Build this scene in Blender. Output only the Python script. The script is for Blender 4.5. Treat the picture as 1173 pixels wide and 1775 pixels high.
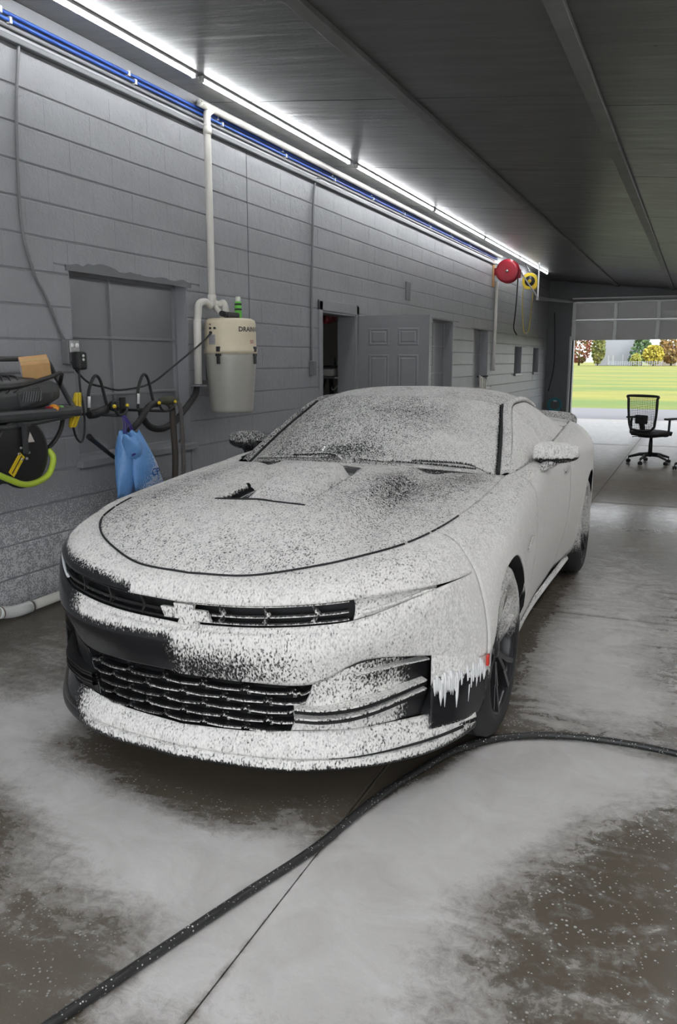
import bpy, bmesh, math, random
import numpy as np
from mathutils import Vector, Matrix, Euler

# ------------------------------------------------------------------ clear
for o in list(bpy.data.objects):
    bpy.data.objects.remove(o, do_unlink=True)
scene = bpy.context.scene
C = scene.collection
PI = math.pi
rnd = random.Random(7)
nrng = np.random.RandomState(11)

# ------------------------------------------------------------------ camera
CAM_F, CAM_H = 1414.0, 1.506          # focal length in pixels of the 1173x1775 frame, eye height
CAM_PITCH, CAM_YAW = math.radians(10.556), math.radians(23.637)
cam_data = bpy.data.cameras.new('camera')
cam_data.sensor_fit = 'VERTICAL'
cam_data.sensor_height = 24.0
cam_data.lens = CAM_F * 24.0 / 1775.0
cam_data.clip_start = 0.05
cam_data.clip_end = 900
cam = bpy.data.objects.new('camera', cam_data)
C.objects.link(cam)
cam.location = (0, 0, CAM_H)
cam.rotation_euler = (PI / 2 - CAM_PITCH, 0, CAM_YAW)
scene.camera = cam

# ------------------------------------------------------------------ sky, sun, exposure
world = bpy.data.worlds.new('world')
scene.world = world
world.use_nodes = True
wn = world.node_tree
wn.nodes.clear()
w_out = wn.nodes.new('ShaderNodeOutputWorld')
w_bg = wn.nodes.new('ShaderNodeBackground')
w_bg.inputs['Color'].default_value = (0.92, 0.96, 1.0, 1)
w_bg.inputs['Strength'].default_value = 1.45
wn.links.new(w_bg.outputs[0], w_out.inputs[0])

sun_data = bpy.data.lights.new('sun', 'SUN')
sun_data.energy = 1.0
sun_data.angle = math.radians(12)
sun_data.color = (1.0, 0.95, 0.86)
sun = bpy.data.objects.new('sun', sun_data)
C.objects.link(sun)
sun.rotation_euler = (math.radians(22), math.radians(38), 0)

scene.view_settings.view_transform = 'Standard'
scene.view_settings.look = 'None'
scene.view_settings.exposure = 1.25
scene.view_settings.gamma = 1.0
scene.view_settings.use_curve_mapping = False

# ------------------------------------------------------------------ helpers: objects
def tag(o, label=None, cat=None, group=None, kind=None):
    if label: o['label'] = label
    if cat: o['category'] = cat
    if group: o['group'] = group
    if kind: o['kind'] = kind
    return o

def empty(name, loc=(0, 0, 0), rz=0.0, label=None, cat=None, group=None, kind=None):
    o = bpy.data.objects.new(name, None)
    C.objects.link(o)
    o.location = loc
    o.rotation_euler = (0, 0, rz)
    o.empty_display_size = 0.1
    return tag(o, label, cat, group, kind)

def link_mesh(name, me, parent=None, loc=(0, 0, 0), rot=(0, 0, 0)):
    o = bpy.data.objects.new(name, me)
    C.objects.link(o)
    o.location = loc
    o.rotation_euler = rot
    if parent is not None:
        o.parent = parent
    return o

def copy_tree(o, parent=None):
    c = o.copy()
    C.objects.link(c)
    c.parent = parent
    for ch in list(o.children):
        copy_tree(ch, c)
    return c

def frame_from(d, up=Vector((0, 0, 1))):
    d = Vector(d).normalized()
    if abs(d.dot(up)) > 0.98:
        up = Vector((0, 1, 0))
    a = up.cross(d).normalized()
    b = d.cross(a).normalized()
    return a, b

def crom(pts, n):
    """Catmull-Rom through pts, n samples per span"""
    P = [np.array(p, float) for p in pts]
    if len(P) < 3:
        return [tuple(P[0] + (P[-1] - P[0]) * i / n) for i in range(n + 1)]
    out = []
    for i in range(len(P) - 1):
        p1, p2 = P[i], P[i + 1]
        p0 = P[i - 1] if i > 0 else 2 * p1 - p2
        p3 = P[i + 2] if i + 2 < len(P) else 2 * p2 - p1
        for k in range(n):
            t = k / n
            out.append(0.5 * ((2 * p1) + (p2 - p0) * t + (2 * p0 - 5 * p1 + 4 * p2 - p3) * t * t + (3 * p1 - p0 - 3 * p2 + p3) * t ** 3))
    out.append(P[-1])
    return [tuple(p) for p in out]

class MB:
    """collects shapes, builds ONE mesh object"""
    def __init__(s):
        s.v = []; s.f = []; s.sm = []
    def add(s, verts, faces, smooth=False):
        o = len(s.v)
        s.v += [tuple(v) for v in verts]
        s.f += [tuple(i + o for i in f) for f in faces]
        s.sm += [smooth] * len(faces)
        return s
    def box(s, c, d, M=None, bev=0.0):
        x, y, z = d[0] / 2, d[1] / 2, d[2] / 2
        if bev <= 0:
            vs = [(-x, -y, -z), (x, -y, -z), (x, y, -z), (-x, y, -z), (-x, -y, z), (x, -y, z), (x, y, z), (-x, y, z)]
            fs = [(0, 3, 2, 1), (4, 5, 6, 7), (0, 1, 5, 4), (1, 2, 6, 5), (2, 3, 7, 6), (3, 0, 4, 7)]
        else:
            bm = bmesh.new()
            bmesh.ops.create_cube(bm, size=1)
            for v in bm.verts:
                v.co = (v.co.x * d[0], v.co.y * d[1], v.co.z * d[2])
            bmesh.ops.bevel(bm, geom=bm.edges[:], offset=min(bev, min(d) * .49), segments=2, profile=.6, affect='EDGES')
            bm.verts.index_update()
            vs = [tuple(v.co) for v in bm.verts]
            fs = [tuple(v.index for v in f.verts) for f in bm.faces]
            bm.free()
        if M is not None:
            vs = [tuple(M @ Vector(v)) for v in vs]
        vs = [(v[0] + c[0], v[1] + c[1], v[2] + c[2]) for v in vs]
        return s.add(vs, fs)
    def bar(s, p, q, w, h, up=(0, 0, 1)):
        p, q = Vector(p), Vector(q)
        a, b = frame_from(q - p, Vector(up))
        vs = []
        for e in (p, q):
            for (i, j) in ((-1, -1), (1, -1), (1, 1), (-1, 1)):
                vs.append(e + a * (i * w / 2) + b * (j * h / 2))
        return s.add(vs, [(0, 1, 2, 3), (7, 6, 5, 4), (0, 4, 5, 1), (1, 5, 6, 2), (2, 6, 7, 3), (3, 7, 4, 0)])
    def tube(s, pts, r, n=8, cap=True, closed=False):
        P = [Vector(p) for p in pts]
        m = len(P)
        rr = r if hasattr(r, '__len__') else [r] * m
        vs, fs = [], []
        a = None
        for i in range(m):
            if closed:
                d = P[(i + 1) % m] - P[i - 1]
            else:
                d = P[min(i + 1, m - 1)] - P[max(i - 1, 0)]
            if d.length < 1e-9: d = Vector((0, 0, 1))
            d.normalize()
            if a is None:
                a, b = frame_from(d)
            else:
                a = (a - d * a.dot(d))
                if a.length < 1e-6: a, b = frame_from(d)
                a.normalize(); b = d.cross(a)
            for k in range(n):
                t = 2 * PI * k / n
                vs.append(P[i] + a * (rr[i] * math.cos(t)) + b * (rr[i] * math.sin(t)))
        for i in range(m if closed else m - 1):
            j = (i + 1) % m
            for k in range(n):
                k2 = (k + 1) % n
                fs.append((i * n + k, i * n + k2, j * n + k2, j * n + k))
        s.add(vs, fs, True)
        if cap and not closed:
            o = len(s.v) - len(vs)
            s.f.append(tuple(o + k for k in range(n))[::-1]); s.sm.append(False)
            s.f.append(tuple(o + (m - 1) * n + k for k in range(n))); s.sm.append(False)
        return s
    def lathe(s, prof, c=(0, 0, 0), axis='z', n=24, smooth=True, M=None):
        """prof: list of (radius, height)"""
        vs, fs = [], []
        for (r, h) in prof:
            for k in range(n):
                t = 2 * PI * k / n
                p = (r * math.cos(t), r * math.sin(t), h)
                if axis == 'x': p = (p[2], p[0], p[1])
                elif axis == 'y': p = (p[1], p[2], p[0])
                if M is not None: p = tuple(M @ Vector(p))
                vs.append((p[0] + c[0], p[1] + c[1], p[2] + c[2]))
        for i in range(len(prof) - 1):
            for k in range(n):
                k2 = (k + 1) % n
                fs.append((i * n + k, i * n + k2, (i + 1) * n + k2, (i + 1) * n + k))
        return s.add(vs, fs, smooth)
    def prism(s, poly, thick, fn):
        """poly: 2D outline; fn(u, v, w) -> 3D; extruded w in (0, thick)"""
        n = len(poly)
        vs = [fn(u, v, 0) for u, v in poly] + [fn(u, v, thick) for u, v in poly]
        fs = [tuple(range(n))[::-1], tuple(range(n, 2 * n))]
        for i in range(n):
            j = (i + 1) % n
            fs.append((i, j, n + j, n + i))
        return s.add(vs, fs)
    def grid(s, G, smooth=True, flip=False):
        """G: 2D list of points"""
        nu, nv = len(G), len(G[0])
        vs = [p for row in G for p in row]
        fs = []
        for i in range(nu - 1):
            for j in range(nv - 1):
                f = (i * nv + j, (i + 1) * nv + j, (i + 1) * nv + j + 1, i * nv + j + 1)
                fs.append(f[::-1] if flip else f)
        return s.add(vs, fs, smooth)
    def mesh(s, name, mat):
        me = bpy.data.meshes.new(name)
        me.from_pydata([tuple(map(float, v)) for v in s.v], [], s.f)
        me.polygons.foreach_set('use_smooth', s.sm)
        if mat is not None:
            me.materials.append(mat)
        me.update()
        return me
    def build(s, name, mat, parent=None, loc=(0, 0, 0), rot=(0, 0, 0), fix=False):
        me = s.mesh(name, mat)
        if fix:
            bm = bmesh.new(); bm.from_mesh(me)
            bmesh.ops.recalc_face_normals(bm, faces=bm.faces[:])
            bm.to_mesh(me); bm.free()
        return link_mesh(name, me, parent, loc, rot)

# ------------------------------------------------------------------ helpers: materials
def new_mat(name):
    m = bpy.data.materials.new(name)
    m.use_nodes = True
    nt = m.node_tree
    b = nt.nodes.get('Principled BSDF')
    return m, nt, b

def node(nt, t, ins=None, **kw):
    n = nt.nodes.new(t)
    for k, v in kw.items():
        setattr(n, k, v)
    if ins:
        for k, v in ins.items():
            if isinstance(v, tuple) and len(v) == 2 and hasattr(v[0], 'outputs'):
                nt.links.new(v[0].outputs[v[1]], n.inputs[k])
            elif hasattr(v, 'is_linked') or hasattr(v, 'links'):
                nt.links.new(v, n.inputs[k])
            else:
                n.inputs[k].default_value = v
    return n

def noise(nt, scale, detail=3, rough=.55, vec=None, dist=0.0, color=False):
    n = node(nt, 'ShaderNodeTexNoise', {'Scale': scale, 'Detail': detail, 'Roughness': rough, 'Distortion': dist})
    if vec is not None:
        nt.links.new(vec, n.inputs['Vector'])
    return n.outputs[1 if color else 0]

def math_(nt, op, a, b=None, c=None, clamp=False):
    n = nt.nodes.new('ShaderNodeMath')
    n.operation = op
    n.use_clamp = clamp
    for i, v in enumerate((a, b, c)):
        if v is None: continue
        if hasattr(v, 'links'): nt.links.new(v, n.inputs[i])
        else: n.inputs[i].default_value = v
    return n.outputs[0]

def smooth_(nt, v, lo, hi, a=0.0, b=1.0):
    n = nt.nodes.new('ShaderNodeMapRange')
    n.interpolation_type = 'SMOOTHSTEP'
    nt.links.new(v, n.inputs[0])
    for i, q in enumerate((lo, hi, a, b)):
        n.inputs[i + 1].default_value = q
    return n.outputs[0]

def mixc(nt, fac, a, b, mode='MIX'):
    n = nt.nodes.new('ShaderNodeMix')
    n.data_type = 'RGBA'
    n.blend_type = mode
    for i, v in ((0, fac), (6, a), (7, b)):
        if hasattr(v, 'links'): nt.links.new(v, n.inputs[i])
        else: n.inputs[i].default_value = v if i == 0 else (*v[:3], 1)
    return n.outputs[2]

def bump(nt, b, h, strength, dist=.01):
    n = node(nt, 'ShaderNodeBump', {'Strength': strength, 'Distance': dist})
    nt.links.new(h, n.inputs['Height'])
    nt.links.new(n.outputs[0], b.inputs['Normal'])
    return n

def obj_co(nt):
    return nt.nodes.new('ShaderNodeTexCoord').outputs['Object']

def geo_pos(nt):
    return nt.nodes.new('ShaderNodeNewGeometry').outputs['Position']

def mat(name, col, rough=.5, metal=0.0, var=.06, scale=30, bmp=0.0, spec=.5, coat=0.0):
    """plain procedural material: colour with slight noise variation and fine relief"""
    m, nt, b = new_mat(name)
    co = obj_co(nt)
    n = noise(nt, scale, 4, .6, co)
    lo = tuple(max(0, c * (1 - var * 2)) for c in col)
    hi = tuple(min(1, c * (1 + var * 2)) for c in col)
    nt.links.new(mixc(nt, n, lo, hi), b.inputs['Base Color'])
    b.inputs['Roughness'].default_value = rough
    b.inputs['Metallic'].default_value = metal
    b.inputs['Specular IOR Level'].default_value = spec
    b.inputs['Coat Weight'].default_value = coat
    if bmp > 0:
        bump(nt, b, noise(nt, scale * 6, 4, .6, co), bmp, .003)
    return m

def emit_mat(name, col, strength):
    m, nt, b = new_mat(name)
    b.inputs['Base Color'].default_value = (*col, 1)
    b.inputs['Emission Color'].default_value = (*col, 1)
    b.inputs['Emission Strength'].default_value = strength
    n = noise(nt, 3, 2, .5, obj_co(nt))
    nt.links.new(math_(nt, 'MULTIPLY_ADD', n, strength * .06, strength * .97), b.inputs['Emission Strength'])
    return m
# ================================================================== ROOM
WX = -3.72          # face of the left block wall
YB = 22.0           # back wall
YF = -1.6           # front wall, behind the photographer, open to the yard
XR = 3.3            # right wall
def ceil_z(x): return 3.50 - 0.10 * (x - WX)

def foam_specks(nt, dens):
    """tiny foam blobs: returns 0..1 mask"""
    v = node(nt, 'ShaderNodeTexVoronoi', {'Scale': 95.0, 'Randomness': 1.0}, feature='F1')
    nt.links.new(geo_pos(nt), v.inputs['Vector'])
    big = noise(nt, 22, 3, .6, geo_pos(nt))
    r = math_(nt, 'MULTIPLY', math_(nt, 'MULTIPLY', big, dens), .9)
    return smooth_(nt, math_(nt, 'SUBTRACT', r, v.outputs['Distance']), -.05, .12)

# ---- painted block
def block_material():
    m, nt, b = new_mat('grey_painted_block')
    pos = geo_pos(nt)
    n1 = noise(nt, 2.2, 4, .6, pos)
    n2 = noise(nt, 60, 5, .7, pos)
    col = mixc(nt, n1, (.245, .25, .263), (.33, .337, .352))
    sep = node(nt, 'ShaderNodeSeparateXYZ'); nt.links.new(pos, sep.inputs[0])
    low = smooth_(nt, sep.outputs[2], .95, .35)
    near = smooth_(nt, sep.outputs[1], 7.5, 4.0)
    sp = foam_specks(nt, math_(nt, 'MULTIPLY', math_(nt, 'MULTIPLY', low, near), 1.25))
    col = mixc(nt, sp, col, (.62, .62, .63))
    nt.links.new(col, b.inputs['Base Color'])
    b.inputs['Roughness'].default_value = .42
    h = math_(nt, 'ADD', math_(nt, 'MULTIPLY', n2, .6), math_(nt, 'MULTIPLY', noise(nt, 14, 4, .6, pos), .7))
    bump(nt, b, h, .55, .012)
    return m
M_BLOCK = block_material()
M_MORTAR = mat('grey_painted_mortar', (.24, .245, .257), .55, var=.08, scale=12, bmp=.3)
M_TRIM = mat('grey_painted_trim', (.26, .265, .278), .35, var=.06, scale=8)
M_DOORP = mat('grey_painted_door', (.235, .238, .25), .38, var=.04, scale=6)
M_DARKWALL = mat('dark_grey_paint', (.13, .137, .145), .45, var=.08, scale=3, bmp=.15)

def rect_minus(y0, y1, z0, z1, holes):
    holes = [h for h in holes if h[0] < y1 and h[1] > y0 and h[2] < z1 and h[3] > z0]
    ys = sorted({y0, y1, *[min(max(h[i], y0), y1) for h in holes for i in (0, 1)]})
    zs = sorted({z0, z1, *[min(max(h[i], z0), z1) for h in holes for i in (2, 3)]})
    out = []
    for i in range(len(ys) - 1):
        for j in range(len(zs) - 1):
            cy, cz = (ys[i] + ys[i + 1]) / 2, (zs[j] + zs[j + 1]) / 2
            if not any(h[0] < cy < h[1] and h[2] < cz < h[3] for h in holes):
                out.append((ys[i], ys[i + 1], zs[j], zs[j + 1]))
    return out

HOLES = [(4.23, 5.55, .812, 2.09), (8.04, 9.00, 0, 2.03), (12.0, 13.12, .9, 2.12),
         (14.45, 15.55, 1.0, 2.06), (18.0, 18.76, 1.2, 1.8), (20.15, 20.9, 1.2, 1.8)]
wl = MB()
for (a, b_, z0, z1) in rect_minus(YF, YB, 0, 3.5, HOLES):
    wl.box((WX - .007 - .1, (a + b_) / 2, (z0 + z1) / 2), (.2, b_ - a, z1 - z0))
wall_left = tag(wl.build('wall_left', M_MORTAR), kind='structure')
wall_left['label'] = 'grey painted concrete block wall behind the car'

# ---- blocks: courses of 0.203 m, running bond, cut round the openings
PITCH, BL = .2035, .407
def block_geo(L, H, D=.03):
    """chamfered block face, x towards the room, origin at centre of the back"""
    c = .005
    y, z = L / 2, H / 2
    vs = [(0, -y, -z), (0, y, -z), (0, y, z), (0, -y, z),
          (D - c, -y, -z), (D - c, y, -z), (D - c, y, z), (D - c, -y, z),
          (D, -y + .0006, -z + c), (D, y - .0006, -z + c), (D, y - .0006, z - c), (D, -y + .0006, z - c)]
    fs = []
    for o in (0, 4):
        for k in range(4):
            k2 = (k + 1) % 4
            fs.append((o + k, o + k2, o + 4 + k2, o + 4 + k))
    fs.append((8, 9, 10, 11))
    return vs, fs
blocks = []
for r in range(16):
    z0, z1 = r * PITCH, (r + 1) * PITCH
    off = YF - (BL / 2 if r % 2 else 0)
    k = 0
    while off + k * BL < YB:
        a, b_ = max(off + k * BL, YF), min(off + (k + 1) * BL, YB)
        k += 1
        for (ya, yb, za, zb) in rect_minus(a, b_, z0, z1, HOLES):
            if yb - ya > .03 and zb - za > .03:
                blocks.append((ya, yb, za, zb))
def blk_key(bk):
    y = (bk[0] + bk[1]) / 2
    hidden = 1 if (bk[3] < .62 and y > 4.4) or y < 3.15 else 0     # behind the car, or out of the frame
    return (hidden, y)
blocks.sort(key=blk_key)
cache = {}
rest = MB()
for i, (ya, yb, za, zb) in enumerate(blocks):
    L, H = round(yb - ya, 4), round(zb - za - .009, 3)
    pos = (WX - .03 + rnd.uniform(-.0004, .0004), (ya + yb) / 2, (za + zb) / 2)
    if i < 300:
        if (L, H) not in cache:
            t = MB(); t.add(*block_geo(L, H)); cache[(L, H)] = t.mesh('block', M_BLOCK)
        link_mesh('block', cache[(L, H)], wall_left, pos)
    else:
        v, f = block_geo(L, H)
        rest.add([(p[0] + pos[0], p[1] + pos[1], p[2] + pos[2]) for p in v], f)
tag(rest.build('block_courses', M_BLOCK, wall_left), kind='stuff')

MB().box((WX + .0006, 6.52, 2.25), (.004, .010, 2.1)).build('control_joint', M_DARKWALL, wall_left)
# ---- board, rail at the top of the wall
tag(MB().box((WX + .011, (YF + YB) / 2, 3.40), (.022, YB - YF, .195), bev=.004).build('trim_1', M_TRIM), kind='structure')
tag(MB().box((WX + .02, (YF + 15.8) / 2, 3.285), (.04, 15.8 - YF, .034), bev=.006).build('trim_2', M_DARKWALL), kind='structure')

# ---- boarded window openings
def boarded_window(n, y0, y1, z0, z1, depth, mull, rails):
    w = MB()
    w.box((WX - depth - .02, (y0 + y1) / 2, (z0 + z1) / 2), (.03, y1 - y0, z1 - z0))
    o = tag(w.build('window_%d' % n, M_DOORP), kind='structure')
    o['label'] = 'painted-over steel window in the block wall'
    f = MB()
    t = .035
    for (a, b_, c_, d) in ((y0, y0 + t, z0, z1), (y1 - t, y1, z0, z1), (y0, y1, z0, z0 + t), (y0, y1, z1 - t, z1)):
        f.box((WX - depth + .005, (a + b_) / 2, (c_ + d) / 2), (.03, b_ - a, d - c_), bev=.004)
    f.build('window_frame', M_TRIM, o)
    for y in mull:
        MB().box((WX - depth + .004, y, (z0 + z1) / 2), (.024, .016, z1 - z0 - .06), bev=.003).build('mullion', M_TRIM, o)
    for z in rails:
        MB().box((WX - depth + .006, (y0 + y1) / 2, z), (.028, y1 - y0 - .06, .018), bev=.003).build('rail', M_TRIM, o)
    # reveals
    rv = MB()
    for yy in (y0, y1):
        rv.box((WX - depth / 2 - .004, yy + (.004 if yy == y0 else -.004), (z0 + z1) / 2), (depth, .008, z1 - z0))
    rv.box((WX - depth / 2 - .004, (y0 + y1) / 2, z1 - .004), (depth, y1 - y0, .008))
    rv.build('reveal', M_BLOCK, o)
    MB().box((WX - depth / 2 + .022, (y0 + y1) / 2, z0 - .012), (depth + .05, y1 - y0 + .05, .05), bev=.008).build('window_sill', M_TRIM, o)
    return o
w1 = boarded_window(1, 4.23, 5.55, .84, 2.09, .125, [4.76], [1.66, 1.27])
# rough torn lintel edge above the first window
lt = MB()
pts = []
N = 26
for i in range(N + 1):
    y = 4.20 + 1.40 * i / N
    pts.append((y, 2.088 + .008 * math.sin(i * 1.1) + rnd.uniform(0, .014) + (.03 if 3 < i < 10 else .006)))
outline = [(4.20, 2.062), (5.60, 2.062)] + pts[::-1]
lt.prism(outline, .012, lambda u, v, w: (WX - .004 + w, u, v))
lt.build('rough_lintel', M_DARKWALL, w1)
boarded_window(2, 12.0, 13.12, .9, 2.12, .16, [12.5], [1.72, 1.3])
boarded_window(3, 14.45, 15.55, 1.0, 2.06, .16, [14.85], [1.6])
boarded_window(4, 18.0, 18.76, 1.2, 1.8, .16, [18.4], [])
boarded_window(5, 20.15, 20.9, 1.2, 1.8, .16, [20.5], [])

# ---- doorway: frame, open six-panel leaf, room behind
HY, DW, DH = 9.0, .84, 2.0
door = empty('door_1', (WX + .03, HY + .02, .01), 0, kind='structure')
door['label'] = 'grey six-panel door standing open into the garage'
ang = math.radians(85)
def dleaf(u, z, w=0.0):      # u along the leaf from the hinge, w off the visible face
    dx, dy = math.sin(ang), math.cos(ang)
    return (u * dx + w * dy * 1.0, u * dy - w * dx, z)
lf = MB()
lf.prism([(0, 0), (DW, 0), (DW, DH), (0, DH)], .04, lambda u, v, w: dleaf(u, v, -w))
lf.build('door_leaf', M_DOORP, door, fix=True)
for (u0, u1) in ((.12, .37), (.47, .72)):
    for (z0, z1) in ((.2, .82), (.98, 1.56), (1.66, 1.86)):
        # raised panel with a moulded border
        p = MB()
        G = []
        rings = [(0, .001), (.012, .007), (.022, .007), (.034, .001), (.05, .009)]
        vs, fs = [], []
        for (ins, w) in rings:
            vs += [dleaf(u0 + ins, z0 + ins, w), dleaf(u1 - ins, z0 + ins, w), dleaf(u1 - ins, z1 - ins, w), dleaf(u0 + ins, z1 - ins, w)]
        for r in range(len(rings) - 1):
            for k in range(4):
                k2 = (k + 1) % 4
                fs.append((r * 4 + k, r * 4 + k2, r * 4 + 4 + k2, r * 4 + 4 + k))
        o4 = 4 * (len(rings) - 1)
        fs.append((o4, o4 + 1, o4 + 2, o4 + 3))
        p.add(vs, fs)
        p.build('door_panel', M_DOORP, door, fix=True)
hd = MB().lathe([(0, 0), (.02, 0), (.012, .03), (.028, .05), (.028, .07), (0, .08)], n=14)
M_CHROME = mat('brushed_steel', (.5, .5, .5), .3, 1.0, .04)
o = hd.build('door_knob', M_CHROME, door, dleaf(DW - .07, .98, .0), (PI / 2, 0, -(PI / 2 - ang)))
fr = MB()
for (a, b_, z0, z1) in ((7.96, 8.05, 0, 2.12), (8.99, 9.06, 0, 2.12), (7.96, 9.06, 2.02, 2.13)):
    fr.box((WX + .004, (a + b_) / 2, (z0 + z1) / 2), (.03, b_ - a, z1 - z0), bev=.005)
for (a, b_, z0, z1) in ((8.04, 8.06, 0, 2.03), (8.98, 9.0, 0, 2.03), (8.04, 9.0, 2.0, 2.03)):
    fr.box((WX - .11, (a + b_) / 2, (z0 + z1) / 2), (.22, b_ - a, z1 - z0))
fr.build('door_frame', M_TRIM, door, (-WX - .03, -HY - .02, -.01))
sr = MB()
sr.box((-5.9, 9.3, 1.25), (.1, 4.6, 2.5))
sr.box((-4.9, 11.6, 1.25), (2.0, .1, 2.5))
sr.box((-4.9, 7.0, 1.25), (2.0, .1, 2.5))
sr.box((-4.93, 9.3, 2.5), (1.96, 4.6, .08))
M_SIDE = mat('side_room_paint', (.26, .26, .265), .6, var=.05, scale=3)
tag(sr.build('wall_side_room', M_SIDE), kind='structure')
bl_ = empty('ceiling_lamp', (-4.9, 9.6, 2.46), 0, 'small round ceiling lamp in the side room', 'lamp')  # unseen fixture, added so the room behind the doorway is not black
MB().lathe([(0, 0), (.11, 0), (.11, -.02), (0, -.02)], n=20).build('lamp_base', M_TRIM, bl_)
MB().lathe([(.10, -.02), (.09, -.06), (.05, -.085), (0, -.09)], n=20).build('lamp_shade', emit_mat('lamp_glass', (1, .93, .82), 5.0), bl_)
tag(MB().box((-4.93, 9.3, -.03), (2.0, 4.6, .06)).build('floor_side_room', M_MORTAR), kind='structure')

# ---- ceiling: boards and battens on a slope
def ceiling_material():
    m, nt, b = new_mat('dark_painted_ceiling_board')
    pos = geo_pos(nt)
    mp = node(nt, 'ShaderNodeMapping', {'Scale': (1.0, 7.0, 1.0)}); nt.links.new(pos, mp.inputs[0])
    s = noise(nt, 1.6, 5, .6, mp.outputs[0])
    n = noise(nt, 1.1, 4, .6, pos)
    col = mixc(nt, n, (.095, .095, .095), (.13, .129, .126))
    spots = node(nt, 'ShaderNodeTexVoronoi', {'Scale': 2.6}); nt.links.new(pos, spots.inputs['Vector'])
    col = mixc(nt, smooth_(nt, spots.outputs['Distance'], .035, .02), col, (.03, .03, .03))
    nt.links.new(col, b.inputs['Base Color'])
    nt.links.new(math_(nt, 'MULTIPLY_ADD', s, .3, .22), b.inputs['Roughness'])
    bump(nt, b, math_(nt, 'ADD', math_(nt, 'MULTIPLY', s, .6), math_(nt, 'MULTIPLY', noise(nt, 40, 3, .5, pos), .12)), .25, .02)
    return m
M_CEIL = ceiling_material()
M_BATTEN = mat('worn_painted_batten', (.19, .19, .185), .5, var=.25, scale=3)
cb = MB()
zl, zr = ceil_z(WX - .22), ceil_z(XR + .2)
cb.add([(WX - .22, YF - .2, zl + .013), (XR + .2, YF - .2, zr + .013), (XR + .2, YB + .2, zr + .013), (WX - .22, YB + .2, zl + .013),
        (WX - .22, YF - .2, zl + .15), (XR + .2, YF - .2, zr + .15), (XR + .2, YB + .2, zr + .15), (WX - .22, YB + .2, zl + .15)],
       [(0, 1, 2, 3)[::-1], (4, 5, 6, 7), (0, 1, 5, 4), (1, 2, 6, 5), (2, 3, 7, 6), (3, 0, 4, 7)])
ceiling = tag(cb.build('ceiling', mat('ceiling_void', (.012, .012, .012), .8), fix=True), kind='structure')
sl = -math.atan(.10)
XS = [WX, -2.05, -.77, .5, 1.75, XR]
YS = [YF, 1.1, 3.5, 5.92, 8.3, 10.7, 13.1, 15.5, 17.9, 20.3, YB]
for i in range(len(XS) - 1):
    for j in range(len(YS) - 1):
        dy = .0 if i != 2 else .25
        ya, yb = YS[j] + (dy if j else 0), YS[j + 1] + (dy if j + 2 < len(YS) else 0)
        xm = (XS[i] + XS[i + 1]) / 2
        L = (XS[i + 1] - XS[i]) / math.cos(sl)
        MB().box((0, 0, 0), (L - .002, yb - ya - .012, .012)).build('ceiling_panel', M_CEIL, ceiling, (xm, (ya + yb) / 2, ceil_z(xm) + .007), (0, -sl, 0))
for i, x in enumerate(XS[1:-1]):
    k = 0
    y = YF
    while y < YB:
        y2 = min(y + 4.88 - (1.1 if k == 0 else 0) + (.0 if i else .3), YB)
        MB().box((0, 0, 0), (.095, y2 - y - .006, .032), bev=.003).build('batten', M_BATTEN, ceiling, (x, (y + y2) / 2, ceil_z(x) - .015), (0, -sl, 0))
        y = y2; k += 1

# ---- right wall, front wall with the open bay, back wall with the raised door
wr = MB().box((XR + .1, (YF + YB) / 2, 1.5), (.2, YB - YF, 3.0))
tag(wr.build('wall_right', mat('white_painted_wall', (.55, .55, .55), .5)), kind='structure')
wf = MB()
wf.box((-3.45, YF - .1, 1.75), (.54, .2, 3.5)); wf.box((3.1, YF - .1, 1.4), (.6, .2, 2.8)); wf.box((-.2, YF - .1, 3.1), (6.0, .2, .5))
tag(wf.build('wall_front', M_BLOCK), kind='structure')
wb = MB()
wb.box((-3.4, YB + .1, 1.46), (.72, .2, 2.92)); wb.box((2.15, YB + .1, 1.46), (2.5, .2, 2.92)); wb.box((-.2, YB + .1, 3.3), (7.2, .2, .76))
wall_back = tag(wb.build('wall_back', M_DARKWALL), kind='structure')
g = empty('door_2', (-1.05, YB - .06, 2.0), 0, kind='structure')
g['label'] = 'white sectional garage door rolled most of the way up'
M_GDOOR = mat('white_door_panel', (.72, .73, .72), .45, var=.04, scale=4)
M_GALV = mat('galvanised_steel', (.45, .46, .46), .4, .7, .08, 20)
for k, (z0, z1) in enumerate(((0, .50), (.504, .96))):
    s_ = MB(); s_.box((0, 0, (z0 + z1) / 2), (4.1, .05, z1 - z0), bev=.006)
    sec = s_.build('door_section', M_GDOOR, g)
    for i in range(5):
        MB().box((-2.0 + i, -.032, (z0 + z1) / 2), (.09, .02, z1 - z0 - .01), bev=.004).build('stile', M_GALV, sec)
    MB().box((0, -.034, z1 - .03), (4.1, .02, .035), bev=.004).build('strut', M_GALV, sec)
for k in range(3):
    MB().box((0, -.03 - .22 * k, 1.0 + .02), (4.1, .2, .04)).build('door_section', M_GDOOR, g) if k == 0 else None
tr = MB()
for sx in (-2.06, 2.06):
    tr.box((sx, -.02, -.95), (.05, .06, 2.1)); tr.bar((sx, -.03, .95), (sx, -4.9, .72), .05, .06)
tr.build('door_track', M_GALV, g)
tb = MB(); tb.tube([(-2.1, -.12, .99), (2.1, -.12, .99)], .022, 8)
tb.build('spring_shaft', M_GALV, g)
hb = MB()
hb.bar((-2.06, -4.85, .72), (-2.06, -4.85, 1.42), .03, .012); hb.bar((-2.06, -4.85, .74), (-2.4, -5.3, 1.3), .03, .012)
hb.build('track_hanger', mat('white_angle', (.75, .75, .75), .5), g)

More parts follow.
